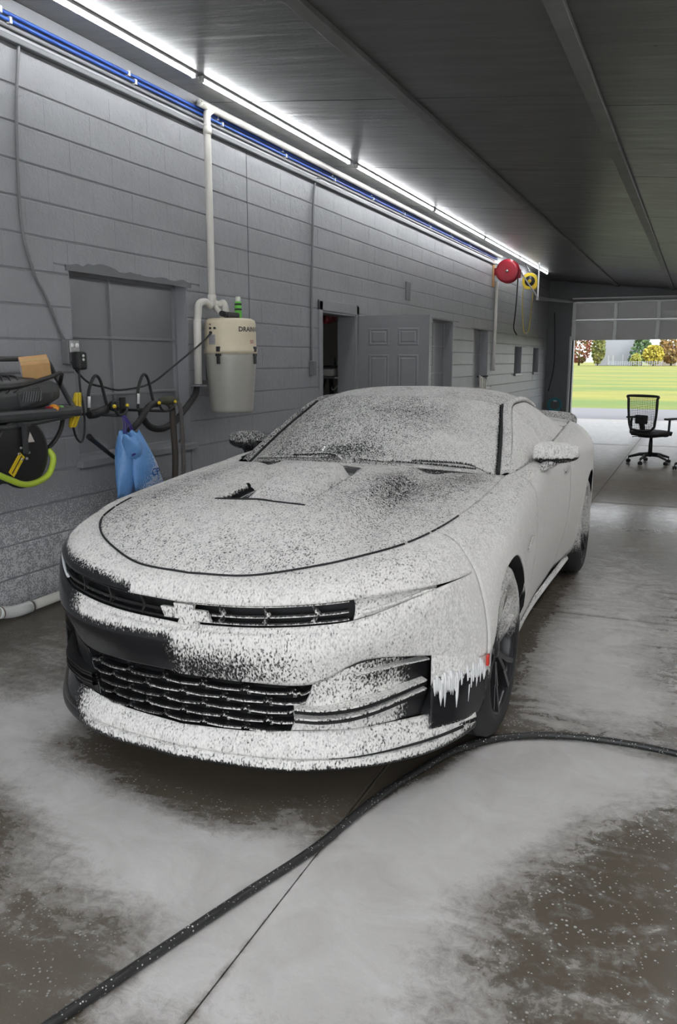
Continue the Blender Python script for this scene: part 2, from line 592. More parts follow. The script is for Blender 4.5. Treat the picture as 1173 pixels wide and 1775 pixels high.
# ---- floor slabs
def floor_material():
    m, nt, b = new_mat('wet_concrete_with_foam')
    pos = geo_pos(nt)
    att = node(nt, 'ShaderNodeAttribute', attribute_name='foam').outputs['Fac']
    wet = node(nt, 'ShaderNodeAttribute', attribute_name='wet').outputs['Fac']
    n1 = noise(nt, 1.3, 5, .62, pos); n2 = noise(nt, 9, 5, .65, pos); n3 = noise(nt, 70, 4, .7, pos)
    conc = mixc(nt, n1, (.070, .057, .042), (.17, .143, .112))
    conc = mixc(nt, math_(nt, 'MULTIPLY', n2, .55), conc, (.11, .096, .078))
    # suds: streaky threads and soft patches
    mp = node(nt, 'ShaderNodeMapping', {'Rotation': (0, 0, .5), 'Scale': (1, 1.7, 1)}); nt.links.new(pos, mp.inputs[0])
    th = noise(nt, 3.2, 6, .62, mp.outputs[0], 1.6)
    fine = noise(nt, 26, 5, .75, pos, .6)
    cells = node(nt, 'ShaderNodeTexVoronoi', {'Scale': 60.0}); nt.links.new(pos, cells.inputs['Vector'])
    c = math_(nt, 'ADD', att, math_(nt, 'MULTIPLY', math_(nt, 'SUBTRACT', th, .5), 1.0))
    c = math_(nt, 'ADD', c, math_(nt, 'MULTIPLY', math_(nt, 'SUBTRACT', fine, .5), .8))
    film = smooth_(nt, c, .18, 1.0)
    dots = smooth_(nt, math_(nt, 'SUBTRACT', math_(nt, 'MULTIPLY', noise(nt, 6, 3, .6, pos), .62), cells.outputs['Distance']), .10, .2)
    dots = math_(nt, 'MULTIPLY', dots, smooth_(nt, att, .02, .3))
    fac = math_(nt, 'MAXIMUM', math_(nt, 'MULTIPLY', film, .92), math_(nt, 'MULTIPLY', dots, .55))
    fac = math_(nt, 'MULTIPLY', fac, math_(nt, 'MULTIPLY_ADD', noise(nt, 4.5, 5, .65, pos, .8), .7, .60), clamp=True)
    col = mixc(nt, fac, conc, (.62, .605, .59))
    nt.links.new(col, b.inputs['Base Color'])
    rw = math_(nt, 'MULTIPLY_ADD', n2, .3, .42)
    ripple = math_(nt, 'MULTIPLY_ADD', n2, .16, .07)
    rr = nt.nodes.new('ShaderNodeMix'); rr.data_type = 'FLOAT'
    nt.links.new(wet, rr.inputs[0]); nt.links.new(rw, rr.inputs[2]); nt.links.new(ripple, rr.inputs[3])
    r2 = nt.nodes.new('ShaderNodeMix'); r2.data_type = 'FLOAT'
    nt.links.new(fac, r2.inputs[0]); nt.links.new(rr.outputs[0], r2.inputs[2]); r2.inputs[3].default_value = .62
    nt.links.new(r2.outputs[0], b.inputs['Roughness'])
    nt.links.new(math_(nt, 'MULTIPLY_ADD', wet, .45, .04), b.inputs['Specular IOR Level'])
    h = math_(nt, 'ADD', math_(nt, 'MULTIPLY', fac, .7), math_(nt, 'MULTIPLY', n3, .16))
    h = math_(nt, 'ADD', h, math_(nt, 'MULTIPLY', n2, .25))
    bump(nt, b, h, .35, .012)
    return m
M_FLOOR = floor_material()
floor = tag(MB().box(((WX + XR) / 2, (YF + YB) / 2 + .1, -.075), (XR - WX + .4, YB - YF + .4, .13)).build('floor', mat('joint_shadow', (.02, .018, .016), .8)), kind='structure')
floor['label'] = 'wet concrete garage floor streaked with foam'

def gauss(X, Y, cx, cy, sx, sy, rot=0.0, p=2):
    c_, s_ = math.cos(rot), math.sin(rot)
    u = ((X - cx) * c_ + (Y - cy) * s_) / sx
    v = (-(X - cx) * s_ + (Y - cy) * c_) / sy
    return np.exp(-(np.abs(u) ** p + np.abs(v) ** p))

HOSE = [(-1.33, .92), (-1.25, 1.22), (-1.15, 1.56), (-1.08, 1.79), (-.99, 2.08), (-.93, 2.39), (-.85, 2.66), (-.75, 2.91),
        (-.64, 3.05), (-.50, 3.14), (-.35, 3.19), (-.17, 3.21), (.02, 3.20), (.3, 3.15), (.7, 2.9), (1.1, 2.6)]
def hose_x(Y):      # x of the hose for 0.9 < y < 3.2
    hy = [p[1] for p in HOSE[:12]]; hx = [p[0] for p in HOSE[:12]]
    return np.interp(Y, hy, hx)

def foam_floor(X, Y):
    f = np.zeros_like(X)
    # band in front of and to the left of the bumper
    f += 1.0 * gauss(X, Y, -1.85, 2.02, .75, .16, -.28) + .75 * gauss(X, Y, -2.45, 2.55, .28, .55, -.3)
    f += .75 * gauss(X, Y, -1.15, 1.92, .35, .22, .2)
    f += .35 * gauss(X, Y, -1.55, 1.70, .6, .3)
    # pool held back by the hose
    side = 1 / (1 + np.exp(-(X - hose_x(Y) - .012) / .012))
    pool = 1.25 * gauss(X, Y, -.62, 2.55, .33, .5, -.42, 2.6) + .75 * gauss(X, Y, -.82, 1.95, .28, .45) + .9 * gauss(X, Y, -.28, 2.98, .42, .24)
    pool += .55 * gauss(X, Y, -.75, 1.45, .4, .35)
    f += pool * side * (Y < 3.24)
    f += .45 * gauss(X, Y, -1.12, 1.6, .12, .6)
    # film beside the car
    f += .78 * gauss(X, Y, -.42, 4.1, .34, .85, .0) + .62 * gauss(X, Y, -.45, 5.6, .32, 1.2) + .45 * gauss(X, Y, -.2, 3.6, .25, .3)
    f += .24 * gauss(X, Y, .3, 4.6, .5, 1.4) + .35 * gauss(X, Y, -3.0, 3.3, .5, .8) + .4 * gauss(X, Y, -2.9, 2.4, .4, .5)
    f += .2 * gauss(X, Y, -.2, 1.6, .9, .7)
    f += .08
    # foam thinned under the car: ground kept bare, and its shadow painted in
    ss = lambda t, a, b: np.clip((t - a) / (b - a), 0, 1) ** 2 * (3 - 2 * np.clip((t - a) / (b - a), 0, 1))
    nose_y = 2.28 + .55 * np.clip(np.abs(X + 1.57) / .9, 0, 1.2) ** 3
    under = ss(.90 - np.abs(X + 1.57), 0, .16) * ss(Y - nose_y, -.08, .16) * ss(7.0 - Y, 0, .3)
    f = f * (1 - .9 * under)
    f *= np.where(Y > 9.04, .35, 1.0)
    return np.clip(f, 0, 1.4)
def wet_floor(X, Y):
    w = .34 + .61 * (Y < 9.04) * gauss(X, Y, -.5, 3, 3.2, 3.8) + .55 * gauss(X, Y, -.4, 8.4, 1.6, .8) + .1 * gauss(X, Y, -.8, 18.5, 4, 5, 0, 4)
    w -= .35 * gauss(X, Y, -.4, 10.6, 3, 1.5)
    return np.clip(w, 0, 1)
def slab(x0, x1, y0, y1, step):
    nx, ny = max(2, int((x1 - x0) / step) + 1), max(2, int((y1 - y0) / step) + 1)
    xs, ys = np.linspace(x0, x1, nx), np.linspace(y0, y1, ny)
    X, Y = np.meshgrid(xs, ys, indexing='ij')
    V = np.stack([X, Y, np.zeros_like(X)], -1).reshape(-1, 3)
    idx = np.arange(nx * ny).reshape(nx, ny)
    F = np.stack([idx[:-1, :-1], idx[1:, :-1], idx[1:, 1:], idx[:-1, 1:]], -1).reshape(-1, 4)
    # skirt
    ring = list(idx[:, 0]) + list(idx[-1, 1:]) + list(idx[-2::-1, -1]) + list(idx[0, -2:0:-1])
    n0 = len(V)
    low = V[ring] + np.array([0, 0, -.012])
    V = np.vstack([V, low])
    SK = [(ring[k], n0 + k, n0 + (k + 1) % len(ring), ring[(k + 1) % len(ring)]) for k in range(len(ring))]
    me = bpy.data.meshes.new('slab')
    me.from_pydata(V.tolist(), [], F.tolist() + SK)
    for nm, fn in (('foam', foam_floor), ('wet', wet_floor)):
        a = me.attributes.new(nm, 'FLOAT', 'POINT')
        val = fn(V[:, 0], V[:, 1]); val[n0:] = 0; val[ring] *= .6
        a.data.foreach_set('value', val.astype(np.float32))
    me.materials.append(M_FLOOR)
    me.update()
    link_mesh('slab', me, floor)
G = .0022
slab(WX, -.98 - G, .2, 4.9, .02); slab(-.98 + G, 1.8, .2, 4.9, .02)
slab(WX, -.98 - G, 4.9 + G, 9.04 - G, .05); slab(-.98 + G, 1.8, 4.9, 9.04 - G, .04)
slab(1.8 + G, XR, .2, 9.04 - G, .2)
slab(WX, XR, YF - .2, .2 - G, .2)
slab(WX, -.98 - G, 9.04 + G, 15.5, .2); slab(-.98 + G, XR, 9.04 + G, 15.5, .1)
slab(WX, -.98 - G, 15.5 + G, YB + .2, .2); slab(-.98 + G, XR, 15.5 + G, YB + .2, .2)

# ---- LED tube lights along the ceiling
M_TUBE = emit_mat('led_diffuser', (.96, .98, 1.0), 18.0)
M_TUBE_B = emit_mat('bright_led_diffuser', (.97, .98, 1.0), 34.0)
M_WHITE_PL = mat('white_plastic', (.72, .72, .70), .4, var=.03)
TX = -3.36
TY = [(-.1, 2.5), (2.56, 5.2), (5.27, 7.95), (8.12, 10.75), (10.82, 13.5), (13.56, 16.3), (16.36, 19.5)]
names = ['nearest, running out of the top of the frame', 'second, ending above the vacuum pipe elbow', 'third, from over the white vacuum pipe towards the doorway',
         'fourth, past the doorway', 'fifth, above the second boarded window', 'sixth, above the red hose reel', 'last, ending by the yellow cord reel']
for k, (a, b_) in enumerate(TY):
    zc = ceil_z(TX) - .022
    t = empty('tube_light', (TX, (a + b_) / 2, zc + .022), 0, 'slim LED tube light, ' + names[k], 'light', 'LED tube lights in a row on the ceiling')
    MB().box((0, 0, -.009), (.042, b_ - a, .018), bev=.004).build('housing', M_WHITE_PL, t)
    d = MB(); d.tube([(0, -(b_ - a) / 2 + .02, -.026), (0, (b_ - a) / 2 - .02, -.026)], .013, 10)
    d.build('diffuser', M_TUBE, t)
    for s in (-1, 1):
        MB().box((0, s * ((b_ - a) / 2 - .011), -.026), (.034, .022, .034), bev=.005).build('end_cap', M_WHITE_PL, t)

for k, (a, b_) in enumerate(TY[:6] + [(-1.4, 1.3), (-1.4, 1.3)]):
    x_ = .75 if k < 6 else (-.3, -1.9)[k - 6]  # the entrance pair is unseen, added to brighten the car front
    t = empty('tube_light', (x_, (a + b_) / 2, ceil_z(x_)), 0, 'slim white LED tube light on the right side of the ceiling' if k < 6 else 'slim white LED tube light over the bay entrance', 'light', 'LED tube lights on the right' if k < 6 else 'LED tube lights over the entrance')
    MB().box((0, 0, -.009), (.042, b_ - a, .018), bev=.004).build('housing', M_WHITE_PL, t)
    d = MB(); d.tube([(0, -(b_ - a) / 2 + .02, -.026), (0, (b_ - a) / 2 - .02, -.026)], .013, 10)
    d.build('diffuser', M_TUBE_B if k < 6 else M_TUBE, t)

# ---- outside
def field_mat():
    m, nt, b = new_mat('field_crop')
    pos = geo_pos(nt)
    mp = node(nt, 'ShaderNodeMapping', {'Scale': (.08, .22, 1)}); nt.links.new(pos, mp.inputs[0])
    n = noise(nt, .8, 5, .6, mp.outputs[0]); n2 = noise(nt, 3, 5, .7, pos)
    c = mixc(nt, smooth_(nt, n, .35, .62), (.060, .115, .006), (.20, .175, .010))
    stripe = noise(nt, .35, 3, .6, mp.outputs[0], .5)
    c = mixc(nt, smooth_(nt, stripe, .55, .68), c, (.26, .16, .02))
    c = mixc(nt, math_(nt, 'MULTIPLY', n2, .5), c, (.10, .14, .008))
    nt.links.new(c, b.inputs['Base Color'])
    b.inputs['Roughness'].default_value = .9
    bump(nt, b, n2, .6, .2)
    return m
tag(MB().box((0, 330, -.16), (700, 606, .2)).build('field', field_mat()), kind='structure')
M_ROAD = mat('pale_asphalt', (.085, .083, .095), .7, var=.05, scale=2)
tag(MB().box((0, 25.0, -.15), (200, 5.6, .24)).build('road', M_ROAD), kind='structure')
tag(MB().box((0, -11.8, -.12), (40, 20, .2)).build('front_yard', mat('yard_concrete', (.38, .37, .36), .8)), kind='structure')
# ================================================================== CAR
CAR = empty('car', (-1.569, 3.132, 0), math.radians(1.04),
            'black two-door muscle coupe covered in white wash foam', 'car')

def foam_material(name, base, rough, foamcol=(.80, .782, .75), grain=1.0, coat=0.0, metal=0.0):
    """dark surface under sprayed wash foam; attribute 'foam' = how much was sprayed there"""
    m, nt, b = new_mat(name)
    co = obj_co(nt)
    att = node(nt, 'ShaderNodeAttribute', attribute_name='foam').outputs['Fac']
    sm = node(nt, 'ShaderNodeAttribute', attribute_name='film').outputs['Fac']
    mp = node(nt, 'ShaderNodeMapping', {'Scale': (1.0, .8, .55), 'Rotation': (0, 0, .5)}); nt.links.new(co, mp.inputs[0])
    fine = noise(nt, 165, 2, .55, mp.outputs[0])
    mid = noise(nt, 34, 4, .6, mp.outputs[0])
    big = noise(nt, 4.5, 3, .55, co)
    amp = math_(nt, 'MULTIPLY_ADD', sm, -.75, 1.0)
    v = math_(nt, 'MULTIPLY', att, .98)
    d = math_(nt, 'ADD', math_(nt, 'MULTIPLY', math_(nt, 'SUBTRACT', fine, .5), 2.3 * grain), math_(nt, 'MULTIPLY', math_(nt, 'SUBTRACT', mid, .5), .55))
    v = math_(nt, 'ADD', v, math_(nt, 'MULTIPLY', d, amp))
    v = math_(nt, 'ADD', v, math_(nt, 'MULTIPLY', math_(nt, 'SUBTRACT', big, .5), .45))
    mask = smooth_(nt, v, .28, .80)
    none = smooth_(nt, att, .02, .12)
    mask = math_(nt, 'MULTIPLY', mask, none)
    mot = smooth_(nt, math_(nt, 'ADD', math_(nt, 'MULTIPLY', mid, .3), math_(nt, 'MULTIPLY', fine, .7)), .36, .60)
    mot = math_(nt, 'MAXIMUM', mot, math_(nt, 'MULTIPLY', sm, .75))
    fc = mixc(nt, mot, tuple(c * .68 for c in foamcol), foamcol)
    nt.links.new(mixc(nt, mask, base, fc), b.inputs['Base Color'])
    r = nt.nodes.new('ShaderNodeMix'); r.data_type = 'FLOAT'
    nt.links.new(mask, r.inputs[0]); r.inputs[2].default_value = rough; r.inputs[3].default_value = .7
    nt.links.new(r.outputs[0], b.inputs['Roughness'])
    b.inputs['Metallic'].default_value = metal
    h = math_(nt, 'ADD', math_(nt, 'MULTIPLY', mask, .8), math_(nt, 'MULTIPLY', math_(nt, 'MULTIPLY', mid, mask), .9))
    bump(nt, b, h, .8, .008)
    return m
M_PAINT = foam_material('black_paint_under_foam', (.012, .012, .014), .12)
M_PLAST = foam_material('black_plastic_under_foam', (.014, .014, .015), .32)
M_GLASS = foam_material('dark_glass_under_foam', (.03, .032, .033), .06, grain=1.15)
M_RUBBER = foam_material('tyre_rubber_under_foam', (.022, .022, .022), .6)
M_RIM = foam_material('dark_rim_under_foam', (.03, .03, .032), .28, metal=0.3)
M_VOID = mat('black_cavity', (.008, .008, .009), .6, var=.05)
M_STEELD = mat('brake_disc_steel', (.25, .25, .25), .4, .8)

def sstep(x, a, b):
    t = np.clip((x - a) / (b - a), 0, 1)
    return t * t * (3 - 2 * t)

def foam_cov(P, N):
    """foam sprayed from the front left of the car, from above"""
    s = np.array([.62, -.40, .68]); s /= np.linalg.norm(s)
    d = N @ s
    c = sstep(d, .02, .46)
    side = np.clip(np.abs(N[:, 0]) - .45, 0, .5) * 2
    low = sstep(P[:, 2] + .012 * np.sin(P[:, 0] * 90), .395, .43)
    front = sstep(P[:, 1], .45, .1)
    c *= 1 - side * front * (1 - low)           # bare below the drip line at the front corner
    return c
def film_cov(P, N):
    return np.clip(sstep(N[:, 0], .55, .9) * .9 + .35 * sstep(P[:, 1], .9, 1.4), 0, 1)

def set_foam(o, mul=1.0, fn=None, add=0.0, film=None):
    me = o.data
    n = len(me.vertices)
    P = np.empty(n * 3); N = np.empty(n * 3)
    me.vertices.foreach_get('co', P)
    P = P.reshape(-1, 3)
    me.vertex_normals.foreach_get('vector', N)
    N = N.reshape(-1, 3)
    if o.parent is not CAR or o.location.length > 0:        # to car space
        M = o.matrix_basis
        q = o
        while q.parent is not None and q.parent is not CAR:
            q = q.parent; M = q.matrix_basis @ M
        A = np.array(M)
        P = P @ A[:3, :3].T + A[:3, 3]; N = N @ A[:3, :3].T
    f = (fn(P, N) if fn else foam_cov(P, N)) * mul + add
    a = me.attributes.new('foam', 'FLOAT', 'POINT')
    a.data.foreach_set('value', np.clip(f, 0, 1.2).astype(np.float32))
    a = me.attributes.new('film', 'FLOAT', 'POINT')
    a.data.foreach_set('value', (film_cov(P, N) if film is None else (film(P, N) if callable(film) else np.full(n, film))).astype(np.float32))
    return o

def cr1(P, n):
    """Catmull-Rom along axis 0 of array, n samples per span"""
    P = np.asarray(P, float)
    k = len(P)
    ext = np.concatenate([[2 * P[0] - P[1]], P, [2 * P[-1] - P[-2]]])
    out = []
    for i in range(k - 1):
        p0, p1, p2, p3 = ext[i], ext[i + 1], ext[i + 2], ext[i + 3]
        for j in range(n):
            t = j / n
            out.append(.5 * (2 * p1 + (p2 - p0) * t + (2 * p0 - 5 * p1 + 4 * p2 - p3) * t * t + (3 * p1 - p0 - 3 * p2 + p3) * t ** 3))
    out.append(P[-1])
    return np.array(out)
def surf(net, nu=8, nv=6):
    A = np.asarray(net, float)
    A = cr1(A, nu)
    return np.swapaxes(cr1(np.swapaxes(A, 0, 1), nv), 0, 1)
def mirror(G):
    H = G.copy(); H[..., 0] *= -1
    return H
def both(G):
    """half surface starting at the centre line (axis 0 = across) -> full width"""
    H = mirror(G)[::-1]
    return np.concatenate([H[:-1], G])

def shell_raw(Gs, outward):
    """list of grids -> MB with faces turned towards `outward` (function of the centre)"""
    mb = MB()
    for G in Gs:
        mb_ = MB(); mb_.grid([[tuple(p) for p in r] for r in G])
        i, j = G.shape[0] // 2, G.shape[1] // 2
        i = min(i, G.shape[0] - 2); j = min(j, G.shape[1] - 2)
        nrm = np.zeros(3)
        for ii in range(0, G.shape[0] - 1, max(1, G.shape[0] // 6)):
            for jj in range(0, G.shape[1] - 1, max(1, G.shape[1] // 6)):
                a, b_, c_ = G[ii, jj], G[ii + 1, jj], G[ii, jj + 1]
                k = np.cross(b_ - a, c_ - a)
                nrm += k * np.sign(np.dot(k, outward(a)))* 0 + k / (np.linalg.norm(k) + 1e-12) * np.dot(k / (np.linalg.norm(k) + 1e-12), outward(a))*0
                nrm[0] += np.dot(k / (np.linalg.norm(k) + 1e-12), outward(a))
        flip = nrm[0] < 0
        mb.grid([[tuple(p) for p in r] for r in G], True, flip)
    return mb
def outw(p):
    c_ = np.array([0, min(max(p[1], .0), 3.0), .45])
    d = np.asarray(p) - c_
    return d / (np.linalg.norm(d) + 1e-9)
def panel(name, Gs, m=None, thick=.006, mul=1.0, fn=None, parent=None, film=None, add=0.0, out=outw):
    if isinstance(Gs, np.ndarray): Gs = [Gs]
    o = shell_raw(Gs, out).build(name, m or M_PAINT, parent or CAR)
    bm = bmesh.new(); bm.from_mesh(o.data)
    bmesh.ops.remove_doubles(bm, verts=bm.verts[:], dist=.0006)
    bm.to_mesh(o.data); bm.free()
    set_foam(o, mul, fn, add, film)
    if thick:
        md = o.modifiers.new('thickness', 'SOLIDIFY'); md.thickness = thick; md.offset = -1
    return o

# ---------------------------------------------------------------- hood
HE = np.array([(0, -.862, .790), (.22, -.838, .797), (.42, -.735, .825), (.55, -.63, .850), (.65, -.49, .870),
               (.71, -.30, .889), (.742, -.08, .907), (.757, .20, .925), (.757, .50, .940), (.745, .80, .952)])
COWL = np.array([(0, .52, .995), (.25, .55, .990), (.50, .64, .975), (.745, .80, .952)])
CL = np.array([(0, -.862, .790), (0, -.76, .843), (0, -.60, .885), (0, -.35, .925), (0, -.05, .956), (0, .25, .980), (0, .52, .995)])
def resample(P, n):
    Q = cr1(P, 24)
    L = np.concatenate([[0], np.cumsum(np.linalg.norm(np.diff(Q, axis=0), axis=1))])
    t = np.linspace(0, L[-1], n)
    return np.stack([np.interp(t, L, Q[:, k]) for k in range(3)], -1)
def coons(bot, top, left, right):
    nu, nv = len(bot), len(left)
    u = np.linspace(0, 1, nu)[:, None, None]; v = np.linspace(0, 1, nv)[None, :, None]
    return ((1 - v) * bot[:, None] + v * top[:, None] + (1 - u) * left[None] + u * right[None]
            - ((1 - u) * (1 - v) * bot[0] + u * (1 - v) * bot[-1] + (1 - u) * v * top[0] + u * v * top[-1]))
NU, NV = 64, 110
HG = coons(resample(HE[:5], NU), resample(COWL, NU), resample(CL, NV), resample(HE[4:], NV))
def hood_extra(x, y):
    ax = np.abs(x)
    w = np.interp(y, [-.8, -.4, .1, .55], [.47, .42, .39, .37])
    z = .040 * (1 - sstep(ax, w - .030, w + .030)) * sstep(y, -.78, -.45) * (1 - .6 * sstep(y, .2, .5))
    # valley outside the crease
    z -= .015 * np.exp(-((ax - w - .07) / .05) ** 2) * sstep(y, -.7, -.4)
    # extractor insert: recess with a raised middle
    box = (1 - sstep(ax, .165, .195)) * sstep(y, -.33, -.295) * (1 - sstep(y, .335, .365))
    z -= .034 * box
    mid = (1 - sstep(ax, .095, .145)) * sstep(y, -.27, -.06) * (1 - sstep(y, .27, .30))
    z += .058 * mid * (.75 + .25 * sstep(y, -.2, .2))
    return z
HG[..., 2] += hood_extra(HG[..., 0], HG[..., 1])
# shrink a little for the shut line
e = HG.copy()
e[-1] += (HG[-2] - HG[-1]) / (np.linalg.norm(HG[-2] - HG[-1], axis=-1, keepdims=True) + 1e-9) * .0045
e[:, 0] += (HG[:, 1] - HG[:, 0]) / (np.linalg.norm(HG[:, 1] - HG[:, 0], axis=-1, keepdims=True) + 1e-9) * .0045
HG = e
def hood_foam(P, N):
    c_ = foam_cov(P, N)
    x, y = P[:, 0], P[:, 1]
    # thinner, broken foam on the driver side rear of the hood; thicker on nose
    thin = np.exp(-(((x - .42) / .17) ** 2 + ((y - .15) / .42) ** 2)) + .8 * np.exp(-(((x - .60) / .14) ** 2 + ((y - .55) / .22) ** 2)) + .6 * np.exp(-(((x + .62) / .09) ** 2 + ((y + .0) / .8) ** 2))
    thin += .5 * np.exp(-(((x + .42) / .05) ** 2 + ((y + .25) / .4) ** 2))
    hole = (np.abs(x + .155) < .035) * (y > -.29) * (y < -.08) * 1.0
    return np.clip(c_ * (1 - .42 * thin) * .92 - hole, 0, 1)
hood = panel('hood', both(HG), fn=hood_foam)
# shut line round the front of the hood, broken where foam bridges it
r3 = random.Random(9)
line = resample(HE[:8], 150)
k = 0
while k < 120:
    n_ = r3.randint(3, 10) if k < 70 else r3.randint(2, 5)
    for s_ in (1, -1):
        if s_ < 0 and k > 105: continue
        q = MB(); q.tube([(s_ * p[0], p[1], p[2] + .0015) for p in line[max(0, k - 1):k + n_ + 1]], .0040, 6); q.build('shut_line', M_VOID, hood)
    k += n_ + (0 if k < 40 else r3.randint(0, 3))
# rear slot and front lip of the extractor
def hood_z(x, y):
    F = both(HG).reshape(-1, 3)
    i = np.argmin((F[:, 0] - x) ** 2 + (F[:, 1] - y) ** 2)
    return F[i, 2]
vent = MB()
G = []
for i in range(13):
    t = -1 + 2 * i / 12
    x = .155 * t
    yb = .345 + .03 * (1 - t * t)
    G.append([(x, yb - .055, hood_z(x, .41) - .012), (x, yb - .02, hood_z(x, .41) + .000), (x, yb + .032, hood_z(x, .42) + .004)])
vent.grid(G)
o = vent.build('hood_vent', M_VOID, hood); o['label'] = 'black extractor slot'
lip = MB()
lip.tube([(x, -.345 - .01 * (1 - (x / .2) ** 2), hood_z(x, -.345) + .001) for x in np.linspace(-.2, .2, 13)], .004, 6)
lip.build('vent_lip', M_VOID, hood)

# ---------------------------------------------------------------- front bumper cover
NOSE = [[(0, -.862, .790), (0, -.905, .760), (0, -.930, .708)],
        [(.22, -.838, .797), (.235, -.888, .767), (.25, -.912, .716)],
        [(.42, -.735, .825), (.447, -.802, .790), (.46, -.852, .731)],
        [(.55, -.63, .850), (.592, -.708, .815), (.61, -.768, .747)],
        [(.65, -.49, .870), (.725, -.55, .838), (.790, -.575, .758)],
        [(.71, -.30, .889), (.80, -.335, .858), (.875, -.36, .765)]]
BAR = [[(0, -.925, .632), (0, -.948, .605), (0, -.957, .54), (0, -.935, .455)],
       [(.25, -.908, .642), (.252, -.930, .613), (.256, -.938, .545), (.25, -.915, .455)],
       [(.46, -.850, .657), (.464, -.870, .625), (.468, -.876, .555), (.46, -.850, .456)],
       [(.61, -.768, .680), (.618, -.787, .645), (.622, -.792, .59), (.61, -.772, .533)],
       [(.79, -.575, .745), (.797, -.588, .69), (.80, -.588, .60), (.787, -.585, .512)],
       [(.875, -.36, .765), (.912, -.368, .66), (.93, -.373, .56), (.935, -.375, .47)]]
CHIN = [[(0, -.930, .270), (0, -.955, .238), (0, -.962, .206)],
        [(.25, -.910, .280), (.255, -.935, .242), (.258, -.942, .207)],
        [(.42, -.866, .292), (.445, -.885, .247), (.455, -.892, .208)],
        [(.58, -.778, .292), (.605, -.796, .247), (.62, -.80, .210)],
        [(.755, -.590, .290), (.78, -.606, .247), (.79, -.610, .214)],
        [(.88, -.400, .285), (.905, -.41, .25), (.91, -.412, .22)]]
CORNER = [[(.787, -.585, .512), (.788, -.588, .40), (.785, -.590, .30), (.786, -.600, .245)],
          [(.87, -.49, .50), (.875, -.492, .40), (.87, -.49, .30), (.868, -.49, .245)],
          [(.935, -.375, .47), (.938, -.375, .40), (.93, -.37, .30), (.915, -.375, .245)]]
g_chin, g_corner = surf(CHIN, 14, 5), surf(CORNER, 8, 6)
FEND1 = [(.730, -.17, .901), (.825, -.20, .876), (.903, -.20, .805), (.928, -.20, .755), (.938, -.20, .715), (.943, -.20, .685)]
g_nose = surf([n_ + [b_[1]] for n_, b_ in zip(NOSE, BAR)] + [FEND1[:4]], 14, 8)[:14 * 5 + 1, :8 * 2 + 1]
g_bar = surf([[n_[1]] + b_ for n_, b_ in zip(NOSE, BAR)] + [FEND1[1:]], 14, 7)[:14 * 5 + 1, 7:]
# little tuck under the lip above the grille
def bumper_foam(P, N):
    c_ = foam_cov(P, N)
    x, z, y = P[:, 0], P[:, 2], P[:, 1]
    edge = -.50 + .9 * sstep(z, .74, .60)                     # right-hand face of the car stays black
    shade = sstep(x, edge - .03, edge + .10)
    bare = sstep(z, .612, .572) * sstep(z, .30, .40) * sstep(x, .02, -.06)             # bare stretch under the bar on the passenger side
    mid = sstep(z, .60, .53) * sstep(z, .45, .47) * sstep(x, .55, .25)
    c_ = np.clip(c_ * 1.35 + .42 * sstep(z, .56, .66) * (N[:, 1] < -.3), 0, 1.1)
    c_ = c_ * np.clip(1 - bare, 0, 1) * (1 - .38 * mid)
    right = sstep(x, -.56, -.42) * np.ones_like(x)
    lipz = .735 + .10 * np.clip(-x - .22, 0, 1)
    nose_c = c_ * sstep(x, -.86, -.70) * np.where(x < -.2, sstep(z, lipz - .012, lipz + .03), 1.0)
    c_ = np.where(z > .70, nose_c, c_ * right)
    c_ = np.where((x > .783) & (z > .25) & (z < .46), c_ * sstep(z + .012 * np.sin(x * 90), .395, .43), c_)
    c_ = np.where(z < .30, np.maximum(c_, .95 * (N[:, 2] > .15) * sstep(x, -.56, -.42)), c_)
    return c_
bumper = panel('front_bumper', [both(g_nose), both(g_bar), both(g_chin), g_corner, mirror(g_corner)], fn=bumper_foam, film=lambda P, N: film_cov(P, N) * sstep(P[:, 1], -.62, -.36))

